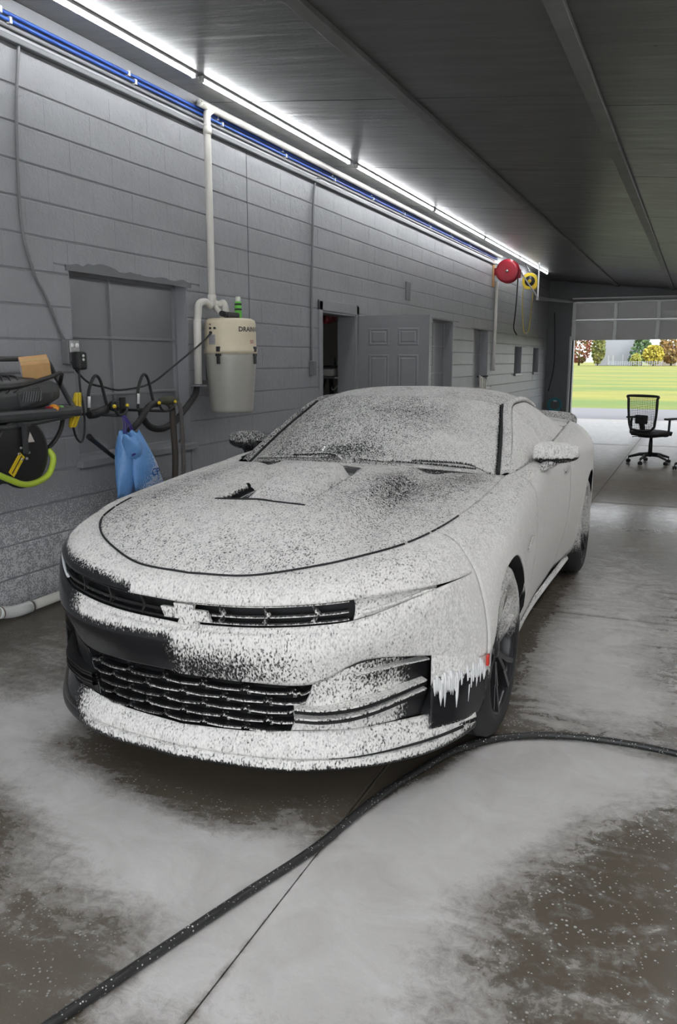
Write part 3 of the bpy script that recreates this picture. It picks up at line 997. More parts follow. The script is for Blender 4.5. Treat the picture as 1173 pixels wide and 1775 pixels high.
# fog pockets
POCK = [[(.46, -.850, .456), (.44, -.852, .40), (.405, -.868, .335), (.39, -.876, .292)],
        [(.61, -.758, .524), (.60, -.742, .43), (.59, -.748, .36), (.58, -.778, .292)],
        [(.765, -.530, .502), (.765, -.520, .43), (.76, -.530, .36), (.75, -.585, .292)]]
gp = surf(POCK, 14, 8)
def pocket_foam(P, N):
    c_ = np.where(P[:, 0] > 0, .95 * (1 - sstep(P[:, 0], .675, .72)), 0.0)  # foam stops before the outer edge: spray occluded there, recess shadow painted in
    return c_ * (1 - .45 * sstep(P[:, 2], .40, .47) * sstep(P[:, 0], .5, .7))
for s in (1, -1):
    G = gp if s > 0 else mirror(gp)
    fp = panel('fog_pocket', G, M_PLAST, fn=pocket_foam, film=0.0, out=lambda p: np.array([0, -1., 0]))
    # outer wall and roof of the pocket
    wmb = MB()
    wl_ = [[(s * .765, -.530, .502), (s * .789, -.583, .514)], [(s * .766, -.515, .43), (s * .790, -.586, .43)], [(s * .76, -.53, .36), (s * .788, -.588, .36)], [(s * .75, -.585, .292), (s * .784, -.592, .30)]]
    wmb.grid(surf(wl_, 6, 3).tolist(), True)
    rf = [[(s * .46, -.851, .456), (s * .46, -.850, .457)], [(s * .61, -.758, .524), (s * .61, -.774, .534)], [(s * .765, -.530, .502), (s * .788, -.584, .513)]]
    wmb.grid(surf(rf, 8, 3).tolist(), True)
    wmb.build('pocket_wall', M_VOID, fp)
    # blades
    for k, (dz, th) in enumerate(((.0, .011), (-.032, .011), (.098, .008))):
        if k < 2:
            pts = [(s * .405, -.882, .372 + dz), (s * .50, -.838, .365 + dz), (s * .62, -.765, .383 + dz), (s * .755, -.56, .408 + dz)]
        else:
            pts = [(s * .58, -.785, .452 + .03), (s * .66, -.715, .475 + .018), (s * .765, -.565, .490)]
        line = crom(pts, 8)
        bl = MB()
        G2 = []
        for (px, py, pz) in line:
            n_ = np.array([px, py * .8, 0]); n_ /= np.linalg.norm(n_)
            w_ = .020
            a = np.array([px, py, pz])
            G2.append([a - n_ * .03, a - n_ * .03 + (0, 0, th), a + n_ * w_ * .6 + (0, 0, th * .6), a + n_ * w_ * .6, a - n_ * .03])
        bl.grid([[tuple(q) for q in r] for r in G2], False)
        if k < 2:
            sl2 = MB()
            sl2.grid([[tuple(np.array(r[3]) + (0, -.003, -.001)), tuple(np.array(r[3]) + (0, .004, -.013)), tuple(np.array(r[0]) + (0, 0, -.013))] for r in G2], False)
            sl2.build('slot', M_VOID, fp)
        b_ = bl.build('blade', M_PLAST, fp, fix=True)
        set_foam(b_, fn=lambda P, N, s=s: np.where(N[:, 2] > .3, 1.0, .62) * (1.0 if s > 0 else 0.0), film=0.0)

# splitter
SPL = [(0, -.975), (.3, -.945), (.475, -.888), (.648, -.775), (.786, -.622), (.868, -.475), (.902, -.395)]
def spl_net(z_end=.03):
    net = []
    for i, (x, y) in enumerate(SPL):
        n_ = np.array([x * .9 + .001, y, 0]); n_ /= np.linalg.norm(n_)
        p = np.array([x, y, 0])
        up = .0 if i < 5 else (.018 if i == 5 else .045)
        up2 = up
        net.append([p - n_ * .09 + (0, 0, .212), p - n_ * .012 + (0, 0, .205 + up), p + (0, 0, .196 + up), p + n_ * .002 + (0, 0, .170 + up * .6), p - n_ * .02 + (0, 0, .160 + up * .3), p - n_ * .10 + (0, 0, .160)])
    return net
gs = surf(spl_net(), 12, 3)
splitter = panel('splitter', both(gs), M_PLAST, fn=lambda P, N: sstep(N[:, 2] * .9 - N[:, 1] * .35 + .25 * N[:, 0], .1, .5) * sstep(P[:, 0], -.56, -.36) * sstep(P[:, 2], .158, .178), film=0.0,
                 out=lambda p: np.array([0, -.2, 1.0]) if p[2] > .19 else np.array([0, -.3, -1.]))
gap = MB(); gap.tube([tuple(p + np.array([0, -.004, .002])) for p in cr1(np.array([r[2] for r in CHIN]), 10)[24:48]], list(np.linspace(.001, .006, 24)), 6)
gap.build('splitter_gap', M_VOID, splitter)
# ---------------------------------------------------------------- grilles
def plan_y(x, z_lo, z_hi, net, row, off=0):
    A = cr1(np.array([r[row] for r in net]), 20)
    return np.interp(abs(x), A[:, 0], A[:, 1]) + off, np.interp(abs(x), A[:, 0], A[:, 2])
ug = empty('upper_grille'); ug.parent = CAR
bk = MB()
G = []
for x in np.linspace(-.8, .8, 49):
    yt, zt = plan_y(x, 0, 0, NOSE, 2); yb, zb = plan_y(x, 0, 0, BAR, 0)
    G.append([(x, yt + .004, zt + .002), (x, yt + .055, zt + .004), (x, yb + .055, zb - .004), (x, yb + .003, zb - .002)])
bk.grid(G, False); bk.build('backing', M_VOID, ug)
def grille_pt(x, t, off):
    yt, zt = plan_y(x, 0, 0, NOSE, 2); yb, zb = plan_y(x, 0, 0, BAR, 0)
    return (x, yb * (1 - t) + yt * t + off, zb * (1 - t) + zt * t)
def gbar(pts, w, h, name, par, cov, m=M_PLAST):
    b_ = MB()
    for i in range(len(pts) - 1):
        b_.bar(pts[i], pts[i + 1], w, h)
    o_ = b_.build(name, m, par)
    set_foam(o_, fn=lambda P, N: np.where(N[:, 2] > 0, cov, 0.0), film=0.5)
    return o_
CW = .155
for i in range(-4, 4):
    x0, x1 = i * CW + .0, (i + 1) * CW
    cv = 1.0 if x0 >= -.02 else .2
    if x1 > .56: x1 = .56
    xs = np.linspace(x0, x1, 5)
    gbar([grille_pt(x, .47, .016) for x in xs], .016, .010, 'grille_bar', ug, cv)
    gbar([grille_pt(x, .93, .02) for x in xs], .014, .008, 'grille_bar', ug, cv)
    gbar([grille_pt(x, .10, .02) for x in xs], .014, .008, 'grille_bar', ug, cv)
    gbar([grille_pt(x0 - .012, .92, .02), grille_pt(x0 + .010, .47, .012), grille_pt(x0 - .012, .10, .02)], .012, .012, 'grille_rib', ug, cv * .8)
# bow-tie emblem: a flat cross of two slanted bars
em = MB()
poly = [(-.085, -.018), (-.028, -.018), (-.033, -.034), (.048, -.034), (.043, -.018), (.095, -.018), (.080, .018), (.028, .018), (.033, .034), (-.048, .034), (-.043, .018), (-.10, .018)]
em.prism(poly, .014, lambda u, v, w: (u + .03, -.918 - w, .668 + v))
emo = em.build('emblem', M_PLAST, CAR, fix=True); set_foam(emo, fn=lambda P, N: np.full(len(P), .95), film=0.0)
emo['label'] = 'bow-tie badge'

# headlights
for s in (1, -1):
    G = []
    for x in np.linspace(.575, .788, 22):
        row = []
        for t in np.linspace(0, 1, 8):
            p = grille_pt(x, t, .012 + .02 * math.sin(PI * t))
            row.append((s * x, p[1], p[2]))
        G.append(row)
    hl = panel('headlight', np.array(G), M_GLASS, fn=lambda P, N: np.where(P[:, 0] > 0, .95, .05), film=.3, out=lambda p: np.array([.2 * np.sign(p[0]), -1, .2]))
    G = [grille_pt(x, .24, .006) for x in np.linspace(.60, .77, 9)]
    d_ = MB(); d_.tube([(s * p[0], p[1], p[2]) for p in G] + [(s * .782, -.578, .742)], .006, 6)
    M_DRL = mat('drl_lens', (.7, .72, .75), .2, var=.02)
    ls = d_.build('light_strip', M_DRL if s < 0 else M_PLAST, hl)
    if s > 0: set_foam(ls, fn=lambda P, N: np.full(len(P), 1.0), film=.3)

# lower grille
lg = empty('lower_grille'); lg.parent = CAR
def lower_pt(x, z, off=0.0):
    y0, _ = plan_y(x, 0, 0, CHIN, 0)
    return (x, y0 + off, z)
G = []
for x in np.linspace(-.47, .47, 33):
    G.append([lower_pt(x, .465, .005), lower_pt(x, .46, .075), lower_pt(x, .27, .075), lower_pt(x, .268, .005)])
b_ = MB(); b_.grid(G, False); b_.build('backing', M_VOID, lg)
rows = [.432, .398, .364, .330, .297]
for r, z in enumerate(rows):
    xmax = .445 - (.455 - z) * .33
    st = CW / 2 if r % 2 else 0
    for i in range(-4, 5):
        x0, x1 = i * CW + st - CW / 2, (i + 1) * CW + st - CW / 2
        x0, x1 = max(x0, -xmax), min(x1, xmax)
        if x1 - x0 < .03: continue
        cv = 1.1 if x0 > .0 else (1.0 if x0 > -.16 else .62)
        d = .016
        pts = [lower_pt(x0, z, .032), lower_pt(x0 + d, z - .010, .020), lower_pt((x0 + x1) / 2, z - .010, .014), lower_pt(x1 - d, z - .010, .020), lower_pt(x1, z, .032)]
        gbar(pts, .034, .010, 'grille_bar', lg, cv)
        if r < 4:
            gbar([lower_pt(x0, z, .034), lower_pt(x0 + .004, z - .034, .034)], .010, .010, 'grille_rib', lg, cv * .5)
# frames that close the lower grille at each end
for s in (1, -1):
    f_ = MB()
    f_.grid([[(s * .461, -.852, .458), (s * .448, -.80, .458)], [(s * .441, -.855, .40), (s * .425, -.80, .40)], [(s * .406, -.871, .335), (s * .39, -.81, .335)], [(s * .391, -.879, .290), (s * .375, -.82, .29)]])
    o_ = f_.build('grille_end', M_PLAST, lg); set_foam(o_, fn=lambda P, N, s=s: np.full(len(P), .25 if s > 0 else 0), film=0.0)

# ---------------------------------------------------------------- body sides
def arch(y, yc, R=.388, zc=.352):
    d = R * R - (y - yc) ** 2
    return zc + math.sqrt(max(d, 0))
FEND = [[(.71, -.30, .889), (.80, -.335, .858), (.875, -.36, .765), (.912, -.368, .66), (.930, -.373, .56), (.936, -.374, .455)],
        [(.730, -.17, .901), (.825, -.20, .876), (.903, -.20, .805), (.928, -.20, .755), (.938, -.20, .715), (.943, -.20, arch(-.2, 0))],
        [(.750, .02, .915), (.838, 0, .893), (.913, 0, .835), (.933, 0, .795), (.942, 0, .765), (.947, 0, arch(0, 0))],
        [(.757, .20, .926), (.842, .20, .907), (.914, .20, .838), (.932, .20, .775), (.940, .20, .725), (.944, .20, arch(.2, 0))],
        [(.758, .355, .934), (.843, .35, .918), (.912, .35, .842), (.928, .35, .735), (.934, .35, .61), (.937, .35, arch(.35, 0))],
        [(.757, .40, .937), (.843, .395, .922), (.911, .395, .845), (.924, .395, .66), (.918, .395, .45), (.862, .395, .225)],
        [(.755, .58, .945), (.845, .58, .933), (.908, .58, .85), (.918, .58, .66), (.900, .58, .44), (.846, .58, .205)],
        [(.748, .795, .952), (.846, .785, .945), (.905, .785, .855), (.914, .785, .66), (.893, .785, .44), (.840, .785, .20)]]
DOOR = [[(.748, .800, .952), (.846, .792, .945), (.905, .792, .855), (.914, .792, .66), (.893, .792, .44), (.840, .792, .20)],
        [(.790, 1.0, .968), (.852, 1.0, .958), (.901, 1.0, .865), (.911, 1.0, .67), (.890, 1.0, .45), (.836, 1.0, .20)],
        [(.808, 1.4, .986), (.858, 1.4, .972), (.901, 1.4, .875), (.911, 1.4, .68), (.890, 1.4, .46), (.826, 1.4, .20)],
        [(.800, 1.98, 1.010), (.860, 1.98, .992), (.911, 1.98, .89), (.923, 1.98, .70), (.905, 1.98, .48), (.832, 1.98, .20)]]
QUAR = [[(.800, 1.986, 1.010), (.860, 1.986, .992), (.911, 1.986, .89), (.923, 1.986, .70), (.905, 1.986, .48), (.832, 1.986, .20)],
        [(.788, 2.3, 1.026), (.860, 2.3, 1.003), (.927, 2.3, .90), (.940, 2.3, .71), (.930, 2.3, .48), (.868, 2.3, .21)],
        [(.783, 2.42, 1.033), (.861, 2.42, 1.008), (.934, 2.42, .90), (.947, 2.42, .72), (.946, 2.42, .54), (.915, 2.42, .28)],
        [(.780, 2.455, 1.035), (.861, 2.455, 1.009), (.936, 2.455, .90), (.950, 2.455, .74), (.953, 2.455, .62), (.953, 2.455, arch(2.46, 2.811))],
        [(.775, 2.6, 1.040), (.862, 2.6, 1.012), (.943, 2.6, .90), (.955, 2.6, .79), (.959, 2.6, .73), (.960, 2.6, arch(2.6, 2.811))],
        [(.765, 2.81, 1.045), (.862, 2.81, 1.012), (.945, 2.81, .91), (.957, 2.81, .82), (.961, 2.81, .775), (.962, 2.81, arch(2.811, 2.811))],
        [(.756, 3.02, 1.046), (.855, 3.02, 1.010), (.938, 3.02, .905), (.952, 3.02, .79), (.957, 3.02, .73), (.958, 3.02, arch(3.02, 2.811))],
        [(.745, 3.18, 1.045), (.845, 3.18, 1.005), (.926, 3.18, .90), (.940, 3.18, .73), (.938, 3.18, .55), (.935, 3.18, .40)],
        [(.710, 3.5, 1.040), (.80, 3.5, .995), (.878, 3.5, .89), (.890, 3.5, .70), (.885, 3.5, .50), (.87, 3.5, .30)],
        [(.640, 3.80, 1.030), (.70, 3.80, .980), (.76, 3.80, .88), (.775, 3.80, .70), (.77, 3.80, .50), (.75, 3.80, .32)]]
def side_foam(P, N):
    c_ = foam_cov(P, N)
    lip = sstep(P[:, 2], .19, .25)
    return np.where(P[:, 0] > 0, np.minimum(c_ * 1.3, .92 + .2 * sstep(P[:, 1], .3, -.3)) * (.4 + .6 * lip), np.clip(c_ * 1.25, 0, 1))
gf, gd, gq = surf([NOSE[4] + BAR[4][1:]] + FEND + [DOOR[1]], 8, 6)[8:-8], surf(DOOR, 12, 6), surf(QUAR, 7, 6)
for s, f_ in ((1, lambda g: g), (-1, mirror)):
    fender = panel('fender', f_(gf), fn=side_foam)
    door_ = panel('door', f_(gd), fn=side_foam)
    panel('quarter_panel', f_(gq), fn=side_foam)
    # door handle
    h_ = MB(); h_.box((s * .915, 1.80, .868), (.03, .17, .028), bev=.01)
    ho = h_.build('door_handle', M_PAINT, door_); set_foam(ho, fn=lambda P, N, s=s: np.full(len(P), .8 if s > 0 else 0))
    # side skirt
    sk = MB()
    net = [[(s * .853, .42, .222), (s * .866, .42, .205), (s * .862, .42, .185), (s * .80, .42, .180)],
           [(s * .827, 1.2, .205), (s * .842, 1.2, .190), (s * .838, 1.2, .172), (s * .78, 1.2, .168)],
           [(s * .870, 2.36, .222), (s * .884, 2.36, .205), (s * .880, 2.36, .182), (s * .80, 2.36, .175)]]
    so = panel('side_skirt', surf(net, 14, 4), M_PLAST, fn=lambda P, N, s=s: np.full(len(P), (.75 if s > 0 else 0)) * (N[:, 2] > -.3))
    # fender badge
    if s > 0:
        bd = MB(); bd.bar((.928, .47, .665), (.926, .60, .70), .008, .016); bo = bd.build('badge', M_PLAST, fender)
        set_foam(bo, fn=lambda P, N: np.full(len(P), 1.0))
    # red side marker behind the bumper corner
    mk = MB(); mk.box((s * .940, -.395, .452), (.010, .022, .042), bev=.004)
    mk.build('side_marker', mat('red_marker_lens', (.55, .03, .02), .25, var=.02), fender)
    # wheel-arch liners
    for yc in (0, 2.811):
        li = MB()
        G = []
        for k in range(25):
            t = -.25 + (PI + .5) * k / 24
            yy, zz = yc + .388 * math.cos(t), .352 + .388 * math.sin(t)
            xo = .938 if zz > .45 else .850 + (zz - .225) * .39
            G.append([(s * xo, yy, zz), (s * .60, yy, zz)])
        li.grid(G)
        li.box((s * .60, yc, .45), (.02, .8, .6))
        li.build('wheel_liner', M_VOID, CAR)

# ---------------------------------------------------------------- greenhouse
WSH = [[(0, .60, 1.000), (0, .97, 1.170), (0, 1.36, 1.305)],
       [(.30, .64, .992), (.29, 1.0, 1.161), (.28, 1.385, 1.299)],
       [(.55, .745, .967), (.51, 1.08, 1.131), (.46, 1.44, 1.280)],
       [(.700, .862, .940), (.645, 1.17, 1.095), (.575, 1.52, 1.252)]]
ROOF = [[(0, 1.36, 1.305), (0, 1.72, 1.342), (0, 2.05, 1.338), (0, 2.42, 1.298)],
        [(.28, 1.385, 1.299), (.28, 1.73, 1.335), (.28, 2.06, 1.330), (.28, 2.42, 1.290)],
        [(.46, 1.44, 1.280), (.46, 1.76, 1.313), (.46, 2.08, 1.306), (.45, 2.43, 1.267)],
        [(.575, 1.52, 1.252), (.577, 1.80, 1.279), (.568, 2.10, 1.270), (.548, 2.44, 1.233)]]
RWIN = [[(0, 2.43, 1.296), (0, 2.78, 1.205), (0, 3.12, 1.085)],
        [(.28, 2.43, 1.288), (.29, 2.78, 1.198), (.30, 3.11, 1.080)],
        [(.45, 2.44, 1.265), (.48, 2.77, 1.182), (.51, 3.08, 1.070)],
        [(.548, 2.45, 1.231), (.58, 2.75, 1.152), (.61, 3.03, 1.058)]]
def glass_foam(P, N):
    x, y = P[:, 0], P[:, 1]
    base = .70 + .10 * sstep(x, -.1, .35)
    blob = np.exp(-(((x - .22) / .18) ** 2 + ((y - 1.15) / .10) ** 2)) * .2 + .25 * np.exp(-(((x + .1) / .25) ** 2 + ((y - .72) / .06) ** 2)) + .12 * np.exp(-(((x + .5) / .2) ** 2 + ((y - 1.0) / .3) ** 2))
    edge = sstep(x, .675 - (y - .86) * .19, .70 - (y - .86) * .19)
    return np.clip(base - blob, 0, 1) * (1 - .95 * edge)
gw = both(surf(WSH, 14, 16))
ws = panel('windshield', gw, M_GLASS, fn=glass_foam, film=lambda P, N: .1 + .65 * sstep(P[:, 0], .12, .42))
roof = panel('roof', both(surf(ROOF, 10, 8)), fn=lambda P, N: np.full(len(P), .80), film=.3)
panel('rear_window', both(surf(RWIN, 8, 8)), M_GLASS, fn=lambda P, N: np.full(len(P), .8))
RIN = [(.700, .862, .940), (.645, 1.17, 1.095), (.575, 1.52, 1.252), (.577, 1.80, 1.279), (.568, 2.10, 1.270), (.548, 2.44, 1.233)]
ROUT = [(.752, .880, .950), (.695, 1.20, 1.098), (.625, 1.54, 1.235), (.615, 1.82, 1.256), (.612, 2.12, 1.243), (.625, 2.37, 1.195)]
net = []
for a, b_ in zip(RIN, ROUT):
    a, b_ = np.array(a), np.array(b_)
    net.append([a, a * .65 + b_ * .35 + (.012, 0, .015), a * .25 + b_ * .75 + (.013, 0, .010), b_])
gr = surf(net, 10, 4)
CP = [[(.548, 2.44, 1.233), (.590, 2.41, 1.218), (.625, 2.37, 1.195)],
      [(.570, 2.66, 1.178), (.630, 2.60, 1.150), (.690, 2.545, 1.112)],
      [(.600, 2.92, 1.098), (.675, 2.84, 1.070), (.750, 2.74, 1.052)],
      [(.625, 3.12, 1.056), (.690, 3.12, 1.055), (.756, 3.02, 1.046)]]
gc = surf(CP, 8, 5)
SG = [[(.752, .882, .950), (.765, .890, .952), (.776, .900, .957)],
      [(.700, 1.20, 1.094), (.755, 1.20, 1.035), (.798, 1.18, .977)],
      [(.628, 1.54, 1.230), (.725, 1.55, 1.115), (.806, 1.50, .990)],
      [(.618, 1.82, 1.251), (.722, 1.82, 1.130), (.803, 1.80, 1.002)],
      [(.615, 2.12, 1.238), (.715, 2.12, 1.130), (.795, 2.10, 1.015)],
      [(.640, 2.38, 1.180), (.720, 2.40, 1.105), (.787, 2.38, 1.029)],
      [(.735, 2.66, 1.066), (.752, 2.68, 1.055), (.775, 2.70, 1.043)]]
gg = surf(SG, 8, 8)
def side_glass_foam(P, N):
    mid = np.exp(-(((P[:, 1] - 1.45) / .30) ** 2 + ((P[:, 2] - 1.08) / .07) ** 2))
    return np.where(P[:, 0] > 0, .84 + .1 * mid, .1)
for s, f_ in ((1, lambda g: g), (-1, mirror)):
    panel('roof_rail', f_(gr), fn=lambda P, N, s=s: np.full(len(P), .86 if s > 0 else .55), film=.5)
    panel('rear_pillar', f_(gc), fn=lambda P, N, s=s: np.full(len(P), .86 if s > 0 else .4), film=.6)
    sg = panel('side_window', f_(gg), M_GLASS, fn=side_glass_foam, film=.7)
    # dark seal between windshield and pillar
    sl_ = MB(); sl_.tube([(s * (p[0] + .001), p[1] - .004, p[2] + .004) for p in crom(RIN[:3], 10)], .0075, 6)
    sl_.build('window_seal', M_VOID, ws)
    # belt moulding
    bt = MB(); bt.tube([(s * p[0], p[1], p[2] + .002) for p in crom([q[2] for q in SG], 6)], .006, 6)
    bo = bt.build('belt_moulding', M_PLAST, sg); set_foam(bo, fn=lambda P, N, s=s: np.full(len(P), .6 if s > 0 else 0))
# cowl panel between hood and glass
cw = MB()
G = []
for t in np.linspace(-1, 1, 31):
    a = cr1(COWL, 10); b_ = cr1(np.array([r[0] for r in WSH]), 10)
    k = abs(t) * (len(a) - 1)
    pa = np.array([np.interp(k, range(len(a)), a[:, j]) for j in range(3)]); pb = np.array([np.interp(k, range(len(b_)), b_[:, j]) for j in range(3)])
    s = -1 if t < 0 else 1
    G.append([(s * pa[0], pa[1] - .02, pa[2] - .035), (s * pa[0], pa[1] + .03, pa[2] - .03), (s * pb[0], pb[1] + .01, pb[2] - .006)])
cw.grid(G); cwo = cw.build('cowl', M_PLAST, CAR); set_foam(cwo, fn=lambda P, N: np.full(len(P), .35), film=0)
# wipers
def ws_pt(x, t, up=.012):
    A = surf(WSH, 14, 16)
    ax = np.abs(x)
    k = int(round(t * (A.shape[1] - 1)))
    row = A[:, k]
    return (x, np.interp(ax, row[:, 0], row[:, 1]) - up * .5, np.interp(ax, row[:, 0], row[:, 2]) + up)
for (xa, xb, ta, tb) in ((-.62, -.05, .03, .05), (.02, .60, .03, .045)):
    wp = empty('wiper'); wp.parent = CAR
    line = [ws_pt(xa + (xb - xa) * k / 10, ta + (tb - ta) * k / 10, .010) for k in range(11)]
    b1 = MB(); b1.tube(line, .006, 6); o1 = b1.build('wiper_blade', M_PLAST, wp); set_foam(o1, fn=lambda P, N: np.where(N[:, 2] > .0, .8, .3), film=0)
    piv = (xb + .08, ws_pt(xb + .08 if abs(xb) < .55 else .66, 0)[1] - .05, .982 if xb < .3 else .962)
    b2 = MB(); b2.tube(crom([piv, ws_pt(xb - .04, .02, .03), ws_pt((xa + xb) / 2, (ta + tb) / 2, .022)], 6), .007, 6)
    o2 = b2.build('wiper_arm', M_PLAST, wp); set_foam(o2, fn=lambda P, N: np.where(N[:, 2] > .0, .85, .3), film=0)

# deck, spoiler, rear
DECK = [[(0, 3.12, 1.082), (0, 3.45, 1.070), (0, 3.80, 1.058)],
        [(.30, 3.11, 1.078), (.30, 3.45, 1.067), (.30, 3.80, 1.055)],
        [(.51, 3.08, 1.068), (.52, 3.45, 1.060), (.50, 3.80, 1.046)],
        [(.74, 3.06, 1.046), (.71, 3.48, 1.040), (.640, 3.80, 1.030)]]
panel('trunk_lid', both(surf(DECK, 8, 8)), fn=lambda P, N: np.full(len(P), .8))
sp = []
for x, y, z in ((0, 3.78, 1.105), (.4, 3.77, 1.100), (.66, 3.73, 1.088), (.735, 3.66, 1.066), (.755, 3.60, 1.045)):
    sp.append([(x, y - .11, z - .055), (x, y - .03, z - .012), (x, y, z), (x, y + .018, z - .012), (x, y - .01, z - .075)])
panel('spoiler', both(surf(sp, 6, 4)), M_PLAST, thick=0, fn=lambda P, N: np.where(N[:, 2] > .3, .6, .85), out=lambda p: np.array([0, 0, 1.0]))
RB = [[(0, 3.80, 1.05), (0, 3.86, .88), (0, 3.88, .60), (0, 3.80, .30)],
      [(.35, 3.80, 1.045), (.36, 3.85, .88), (.36, 3.87, .60), (.35, 3.79, .30)],
      [(.640, 3.80, 1.030), (.76, 3.80, .88), (.775, 3.80, .60), (.75, 3.79, .32)]]
panel('rear_bumper', both(surf(RB, 8, 6)), fn=lambda P, N: np.full(len(P), .5))
# dark inner body so that no light shines through the gaps
ib = MB()
ib.box((0, -.20, .50), (1.16, 1.10, .50)); ib.box((0, -.15, .40), (.84, 1.24, .30))
ib.box((0, 1.40, .56), (1.54, 1.95, .72)); ib.box((0, 2.9, .58), (1.14, 1.6, .80)); ib.box((0, 1.4, .19), (1.58, 1.9, .04))
ib.build('inner_body', M_VOID, CAR)

# ---------------------------------------------------------------- wheels
def make_wheel(s, y, front):
    w = empty('wheel', (s * .80, y, .352), 0); w.parent = CAR
    W = .125 if front else .14
    t_ = MB()
    t_.lathe([(.262, -W), (.300, -W - .004), (.335, -W + .012), (.350, -W + .035), (.352, 0), (.350, W - .035), (.335, W - .012), (.300, W + .004), (.268, W), (.256, W - .012), (.256, -W)], axis='x', n=64)
    tyre = t_.build('tyre', M_RUBBER, w, fix=True)
    # tread grooves
    for gx in (-.06, 0, .06):
        gm = MB(); gm.lathe([(.3525, gx - .005), (.3532, gx - .005), (.3532, gx + .005), (.3525, gx + .005)], axis='x', n=64); gm.build('tread_groove', M_VOID, tyre)
    r_ = MB()
    r_.lathe([(.256, s * (W - .010)), (.262, s * (W - .004)), (.254, s * (W - .006)), (.246, s * (W - .03)), (.240, -s * W * .8), (.250, -s * W)], axis='x', n=56)
    rim = r_.build('rim', M_RIM, w)
    sk = MB()
    for k in range(5):
        for d in (-.17, .17):
            a = 2 * PI * k / 5 + PI / 2 + .2
            pin = (s * (W - .045), .055 * math.cos(a + d * .6), .055 * math.sin(a + d * .6))
            pmid = (s * (W - .030), .15 * math.cos(a + d * .9), .15 * math.sin(a + d * .9))
            pout = (s * (W - .016), .250 * math.cos(a + d * 1.35), .250 * math.sin(a + d * 1.35))
            for p, q, w_ in ((pin, pmid, .030), (pmid, pout, .024)):
                sk.bar(p, q, .022, w_, (1, 0, 0))
    sp_ = sk.build('spokes', M_RIM, rim)
    hb_ = MB(); hb_.lathe([(0, s * (W - .025)), (.032, s * (W - .026)), (.036, s * (W - .034)), (.075, s * (W - .045)), (.078, s * (W - .075)), (0, s * (W - .08))], axis='x', n=24)
    hub = hb_.build('hub_cap', M_RIM, rim)
    dk = MB(); dk.lathe([(0, s * .02), (.185, s * .02), (.185, s * .045), (0, s * .045)], axis='x', n=40, smooth=False); dk.build('brake_disc', M_STEELD, w)
    cp = MB()
    for k in range(7):
        a = PI * .78 + .085 * k * 2 if y < 1 else -.1 + .085 * k * 2
        cp.box((s * .045, .165 * math.cos(a), .165 * math.sin(a)), (.07, .045, .045), Matrix.Rotation(a, 3, 'X'))
    cp.build('brake_caliper', M_VOID, w)
    def wheel_cov(P, N):
        cz = sstep(P[:, 2] + .05 * np.sin(P[:, 1] * 60), .30, .46) if front else sstep(P[:, 2], .12, .3)
        return cz * (.74 if s > 0 else .15) * (np.abs(N[:, 0]) > -1)
    for q in (tyre, rim, sp_, hub):
        set_foam(q, fn=wheel_cov, film=.75)
    return w
for s in (1, -1):
    make_wheel(s, 0, True); make_wheel(s, 2.811, False)

# ---------------------------------------------------------------- mirrors
for s in (1, -1):
    mr = empty('side_mirror'); mr.parent = CAR
    G = []
    for i in range(25):
        u = -PI / 2 + PI * i / 24
        row = []
        for j in range(33):
            v = 2 * PI * j / 32
            sg_ = lambda t, e: math.copysign(abs(t) ** e, t)
            xx = sg_(math.sin(u), .75) * .118
            rr_ = sg_(math.cos(u), .55)
            yy = rr_ * sg_(math.cos(v), .7) * (.058 if math.cos(v) > 0 else .085)
            zz = rr_ * sg_(math.sin(v), .7) * .066
            tp = 1 - .28 * (xx / .118 * .5 + .5)
            row.append((s * (.925 + xx), 1.235 + yy * tp + .05 * (xx + .118), 1.025 + zz * tp + .02 * xx))
        G.append(row)
    hm = MB(); hm.grid(G)
    ho = hm.build('mirror_housing', M_PAINT, mr, fix=True)
    set_foam(ho, fn=lambda P, N, s=s: np.where(N[:, 2] > -.35, 1.02, .3) if s > 0 else np.where(N[:, 2] > .0, .5, .15), film=.3)
    gm = MB(); gm.prism([(-.09, -.04), (.085, -.045), (.095, .035), (-.085, .045)], .004, lambda u, v, w, s=s: (s * (.925 + u), 1.293 + .05 * (u + .1) + w, 1.025 + v))
    gm.build('mirror_glass', mat('mirror_glass', (.5, .52, .55), .04, 1.0, .02) if s > 0 else bpy.data.materials['mirror_glass'], mr, fix=True)
    st = MB(); st.tube(crom([(s * .84, 1.10, .945), (s * .868, 1.14, .950), (s * .890, 1.19, .968), (s * .925, 1.225, .99)], 5), [.020] * 6 + [.024] * 5 + [.03] * 5, 12)
    so = st.build('mirror_arm', M_PAINT, mr); set_foam(so, fn=lambda P, N, s=s: np.full(len(P), .75 if s > 0 else 0), film=.4)

# ---------------------------------------------------------------- foam hanging off the bumper corner
M_FOAM = mat('wash_foam', (.80, .80, .80), .7, var=.04, scale=60, bmp=.6)
fd = MB()
r2 = random.Random(4)
for k in range(26):
    t = k / 25
    x, y = .800 + .125 * t, -.592 + .20 * t
    L = .03 + .05 * r2.random() + (.05 if k in (5, 11, 17) else 0)
    zt = .432 + .012 * math.sin(k * 1.7) - .02 * (1 - t)
    rad = .006 + .004 * r2.random()
    fd.tube([(x, y - .004, zt + .02), (x + .002, y - .006, zt), (x + .003, y - .005, zt - L * .6), (x + .003, y - .004, zt - L)], [rad * .7, rad, rad * .65, .001], 6)
tag(fd.build('foam_drips', M_FOAM, CAR), kind='stuff')
